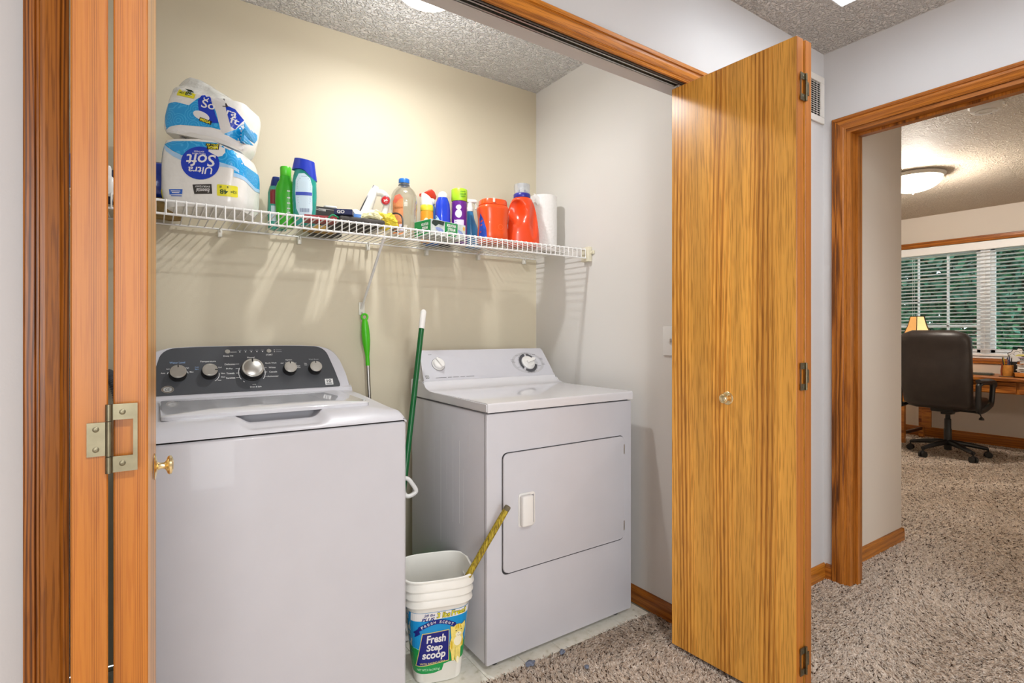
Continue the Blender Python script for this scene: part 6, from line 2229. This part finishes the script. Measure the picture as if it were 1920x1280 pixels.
# table lamp
g = thing('table_lamp', 'table lamp with panelled amber shade on the desk behind the chair', 'lamp', (6.66, 2.235, 0.7325))
bm = B()
lathe(bm, [(0.0001, 0), (0.075, 0), (0.078, 0.008), (0.05, 0.020), (0.020, 0.035), (0.016, 0.08), (0.034, 0.13), (0.040, 0.18), (0.022, 0.24), (0.012, 0.27), (0.010, 0.33), (0.0001, 0.33)], seg=28)
obj('base', bm, pm('aged_bronze', '#4a3626', 0.4, 0.6, var=0.15), g, smooth=50)
SH = pm('amber_shade', '#d8a462', 0.6, var=0.06, vscale=20, emit='#ffb868', estr=0.28)
SHL = pm('cream_shade', '#efdca0', 0.6, var=0.06, vscale=20, emit='#ffdf9a', estr=0.35)
K = 6
cor = []
for k in range(K):
    a = 2 * PI * (k + 0.25) / K
    cor.append((math.cos(a), math.sin(a)))
prof = [(0.145, 0.355), (0.120, 0.415), (0.092, 0.480), (0.072, 0.550), (0.066, 0.580)]
for k in range(K):
    bm = B()
    p_, q_ = cor[k], cor[(k + 1) % K]
    loft(bm, [[V3((p_[0] * r, p_[1] * r, z)), V3((q_[0] * r, q_[1] * r, z)), V3((q_[0] * (r - 0.003), q_[1] * (r - 0.003), z)), V3((p_[0] * (r - 0.003), p_[1] * (r - 0.003), z))] for r, z in prof])
    obj('shade_panel', bm, SHL if k % 2 else SH, g)
for k in range(K):
    bm = B()
    tube(bm, [V3((cor[k][0] * r, cor[k][1] * r, z)) for r, z in prof], 0.0035, seg=6)
    obj('shade_rib', bm, MATS['aged_bronze'], g, smooth=50)
for r, z in (prof[0], prof[-1]):
    bm = B()
    tube(bm, [V3((c[0] * r, c[1] * r, z)) for c in cor], 0.0035, seg=6, closed=True)
    obj('shade_ring', bm, MATS['aged_bronze'], g)
light('table_lamp_bulb', 'POINT', (6.66, 2.235, 1.20), 4.5, (1.0, 0.74, 0.42), 0.04)

g = thing('desk_calculator', 'flat dark keypad lying on the desk right of the chair back', 'keypad', (6.70, 1.735, 0.7325), math.radians(4))
bm = B()
prism(bm, rrect(-0.060, -0.10, 0.060, 0.10, 0.020), 0.016, None, bev=0.003)
obj('case', bm, pm('dark_olive_plastic', '#43453a', 0.4), g, smooth=40)
bm = B()
box(bm, (-0.008, -0.011, 0.0165), (0.008, 0.011, 0.0215), bev=0.002)
ky = obj('key', bm, pm('grey_key', '#77786f', 0.5), g)
ky.location = (-0.040, -0.075, 0)
for i in range(4):
    for j in range(6):
        if i or j:
            share('key', ky.data, g, (-0.040 + i * 0.024, -0.075 + j * 0.028, 0))

g = thing('pencil_cup', 'bamboo pencil cup full of pens on the desk', 'pencil cup', (6.62, 1.515, 0.7325))
bm = B()
loft(bm, [[V3((r * math.cos(2 * PI * i / 24), r * math.sin(2 * PI * i / 24), z)) for i in range(24)] for r, z in ((0.040, 0.0), (0.042, 0.004), (0.042, 0.108), (0.037, 0.108), (0.037, 0.008))])
obj('cup', bm, pm('bamboo', '#c98a3c', 0.5, var=0.2, vscale=30), g, smooth=40)
bm = B()
box(bm, (-0.052, -0.052, 0.0), (0.052, 0.052, 0.006), bev=0.002)
obj('base', bm, MATS['dark_walnut'], g)
bm = B()
tube(bm, bez([(-0.044, 0.030, 0.01), (-0.046, 0.034, 0.05), (-0.047, 0.028, 0.10), (-0.045, 0.030, 0.125)], 4), 0.006, seg=8)
obj('carved_stem', bm, pm('reddish_wood', '#8e3f1c', 0.5), g, smooth=50)
for i, (px_, py_, tx, ty, h_, c_) in enumerate(((-0.02, 0.015, -0.4, 0.5, 0.185, '#20242a'), (0.0, -0.01, -0.2, -0.2, 0.195, '#1b2c62'), (0.01, 0.02, 0.1, 0.4, 0.175, '#d6b81c'), (-0.015, -0.02, -0.2, -0.5, 0.18, '#232323'), (0.02, 0.0, 0.3, 0.1, 0.19, '#44506a'))):
    pe = thing('pen', ('black pen leaning left in the pencil cup', 'navy pen in the middle of the pencil cup', 'yellow pencil in the pencil cup', 'short black pen at the right of the pencil cup', 'slate blue pen at the back of the pencil cup')[i], 'pen', (6.62 + px_, 1.515 + py_, 0.7415), 0, 'pens in the pencil cup')
    pe.rotation_euler = (-ty * 0.16, tx * 0.10, 0)
    bm = B()
    cyl(bm, (0, 0, 0), (0, 0, h_ - 0.015), 0.0042, seg=10)
    obj('barrel', bm, pm('pen_' + ('black', 'navy', 'yellow', 'jet', 'slate')[i], c_, 0.35), pe, smooth=40)
    bm = B()
    cyl(bm, (0, 0, h_ - 0.015), (0, 0, h_), 0.0042, 0.0012, seg=10)
    obj('tip', bm, pm('pen_tip', '#b0a68c', 0.4), pe, smooth=40)

# white flower shaped card ornament leaning by the papers
g = thing('card_ornament', 'white card cut-out with dark outline standing behind the pencil cup', 'ornament', (6.72, 1.49, 0.7325))
bm = B()
blob = [put_ for put_ in ()]
out1 = [(-0.030, 0.13), (-0.055, 0.165), (-0.040, 0.185), (-0.050, 0.215), (-0.020, 0.232), (-0.008, 0.258), (0.020, 0.255), (0.030, 0.270), (0.058, 0.268), (0.070, 0.245), (0.060, 0.225), (0.085, 0.215), (0.078, 0.19), (0.050, 0.178), (0.045, 0.15), (0.020, 0.13), (0.020, 0.0), (-0.020, 0.0)]
MY = Matrix(((0, 0, -1, 0), (-1, 0, 0, 0), (0, 1, 0, 0), (0, 0, 0, 1)))
prism(bm, out1, 0.003, MY)
obj('card', bm, DARK_INK, g)
bm = B()
prism(bm, [(0.008 + (x - 0.008) * 0.88, 0.19 + (y - 0.19) * 0.88) for x, y in out1[:16]], 0.0006, Matrix.Translation((-0.0032, 0, 0)) @ MY)
fc = obj('card_face', bm, PAPER, g)
decal('drawn_curl', [put(annulus(0, 0, 0.018, 0.021, 0.4, 3.6, 14), -0.015, 0.19), put(annulus(0, 0, 0.020, 0.023, 0.2, 3.2, 14), 0.020, 0.215), put(annulus(0, 0, 0.014, 0.017, -1.0, 2.4, 14), 0.050, 0.228)], (-0.0040, 0, 0), -Y, Z, DARK_INK, g)

g = thing('letter_tray', 'wooden letter tray at the right end of the desk in view', 'tray', (6.66, 1.30, 0.7325))
bm = B()
box(bm, (-0.13, -0.155, 0), (0.13, 0.155, 0.010), bev=0.002)
for a, b in (((-0.13, -0.155, 0), (-0.118, 0.155, 0.045)), ((0.118, -0.155, 0), (0.13, 0.155, 0.045)), ((-0.13, -0.155, 0), (0.13, -0.143, 0.045)), ((-0.13, 0.143, 0), (0.13, 0.155, 0.045))):
    box(bm, a, b, bev=0.002)
obj('tray', bm, OAK_DESK, g)
rs_ = random.Random(8)
for i in range(9):
    bm = B()
    zz = 0.7445 + i * 0.0225
    tlt = rs_.uniform(-0.05, 0.05)
    n = 8
    rows = []
    for u in range(n + 1):
        x = -0.10 + 0.20 * u / n
        rows.append([V3((x, -0.13, 0.010 * math.sin(u * 0.7 + i) ** 2)), V3((x, 0.13 + 0.03 * rs_.random() * (u == n), 0.013 * math.sin(u * 0.5 + i * 2) ** 2)), V3((x, 0.13, 0.0045 + 0.013 * math.sin(u * 0.5 + i * 2) ** 2)), V3((x, -0.13, 0.0045 + 0.010 * math.sin(u * 0.7 + i) ** 2))])
    loft(bm, rows)
    pa = obj('paper_sheaf', bm, PAPER if i not in (7, 8) else pm(('lilac_paper', 'olive_paper')[i - 7], ('#cfc4d8', '#c8bc6a')[i - 7], 0.8))
    pa.location = (6.66 + rs_.uniform(-.01, .01), 1.30 + rs_.uniform(-.01, .03), zz)
    pa.rotation_euler = (0, 0, rs_.uniform(-0.2, 0.2))
    tag(pa, ('%s white paper sheaf in the letter tray stack' % ('lowest', 'second-lowest', 'third-lowest', 'middle', 'third-highest', 'second-highest', 'highest')[i]) if i < 7 else ('lilac paper sheaf near the top of the tray stack', 'olive paper sheaf topmost on the tray stack')[i - 7], 'papers', 'papers in the letter tray')

# ================================================================== OUTSIDE
solid('ground', [((7.3, -8, -0.35), (24, 16, -0.25))], pm('lawn', '#4c6a34', 0.95, var=0.3, vscale=4), 'lawn outside the study window')


def tree(name, label, loc, R, h0, h1, n, cols, seed, size=0.16):
    g = thing(name, label, 'tree', loc, 0, 'trees outside the study window')
    bm = B()
    tube(bm, [(0, 0, 0), (0.03, 0.02, h0 * 0.6 + 0.3), (0, 0.05, h1 * 0.85)], [0.14, 0.11, 0.03], seg=10)
    obj('trunk', bm, pm('tree_bark', '#4c4034', 0.9, var=0.3, vscale=20), g, smooth=60)
    rng = random.Random(seed)
    bm = B()
    lobes = [(rng.uniform(-.6, .6) * R, rng.uniform(-.6, .6) * R, h0 + (h1 - h0) * rng.uniform(0.1, 0.95), R * rng.uniform(0.35, 0.6)) for _ in range(18)]
    for _ in range(n):
        lx, ly, lz, lr = rng.choice(lobes)
        d = V3((rng.gauss(0, 1), rng.gauss(0, 1), rng.gauss(0, 1))).normalized() * lr * rng.uniform(0.6, 1.05)
        c = V3((lx, ly, lz)) + d
        u = V3((rng.gauss(0, 1), rng.gauss(0, 1), rng.gauss(0, .6))).normalized() * size * rng.uniform(0.6, 1.2)
        v = u.cross(V3((rng.gauss(0, 1), rng.gauss(0, 1), rng.gauss(0, 1)))).normalized() * size * 0.4
        f = bm.faces.new([bm.verts.new(c - u * 0.5), bm.verts.new(c + v * 0.5), bm.verts.new(c + u * 0.5), bm.verts.new(c - v * 0.5)])
        f.material_index = rng.randrange(len(cols))
    o = obj('crown', bm, [pm('leaf_' + c.lstrip('#'), c, 0.5, var=0.25, vscale=2) for c in cols], g, recalc=False)
    o['kind'] = 'stuff'


tree('leafy_tree', 'green leafy tree just outside behind the right half of the blinds', (10.9, 2.3, -0.25), 1.05, 0.2, 4.0, 7500, ('#3a6a58', '#4c8068', '#2f5c46', '#5a9064'), 1, 0.17)
tree('leafy_tree', 'brighter green tree just outside behind the left half of the blinds', (10.9, 5.0, -0.25), 1.15, 0.2, 4.2, 7500, ('#3f744c', '#50885a', '#33603f', '#6ca068'), 2, 0.17)
tree('leafy_tree', 'tall darker tree farther off between the two nearer trees', (15.0, 3.9, -0.25), 2.0, 0.4, 5.4, 9000, ('#3a6a50', '#4c8060', '#2c5640'), 3, 0.27)
tree('leafy_tree', 'farthest tree beyond the left edge of the study window', (15.0, 9.2, -0.25), 1.9, 0.4, 5.2, 3600, ('#3f7050', '#568a5e', '#2f5840'), 4, 0.2)
tree('leafy_tree', 'farthest tree beyond the right edge of the study window', (14.6, -1.2, -0.25), 1.9, 0.4, 5.0, 3600, ('#35604a', '#4a7a58', '#2c5040'), 6, 0.2)
tree('low_shrub', 'second low shrub farther left outside the study window', (9.2, 4.2, -0.25), 0.62, 0.1, 1.35, 2400, ('#4a8048', '#5a9458', '#3a6a40'), 7, 0.11)
tree('low_shrub', 'low shrub close outside the study window', (8.9, 2.5, -0.25), 0.62, 0.1, 1.25, 2200, ('#3c7040', '#4f8650', '#2c5634'), 5, 0.10)

hg = thing('hedge', 'long clipped green hedge at the far end of the lawn outside', 'hedge', (18.6, 5.5, -0.25))
rng = random.Random(21)
bm = B()
for _ in range(9000):
    c = V3((rng.uniform(-0.4, 0.4), rng.uniform(-6.5, 6.5), rng.uniform(0.05, 3.0)))
    u = V3((rng.gauss(0, .5), rng.gauss(0, 1), rng.gauss(0, 1))).normalized() * 0.30
    v = u.cross(V3((1, rng.gauss(0, .4), rng.gauss(0, .4)))).normalized() * 0.14
    f = bm.faces.new([bm.verts.new(c - u * 0.5), bm.verts.new(c + v * 0.5), bm.verts.new(c + u * 0.5), bm.verts.new(c - v * 0.5)])
    f.material_index = rng.randrange(3)
o = obj('foliage', bm, [pm('leaf_' + c, '#' + c, 0.5, var=0.25, vscale=2) for c in ('4a7a58', '5c8e66', '3a684a')], hg, recalc=False)
o['kind'] = 'stuff'
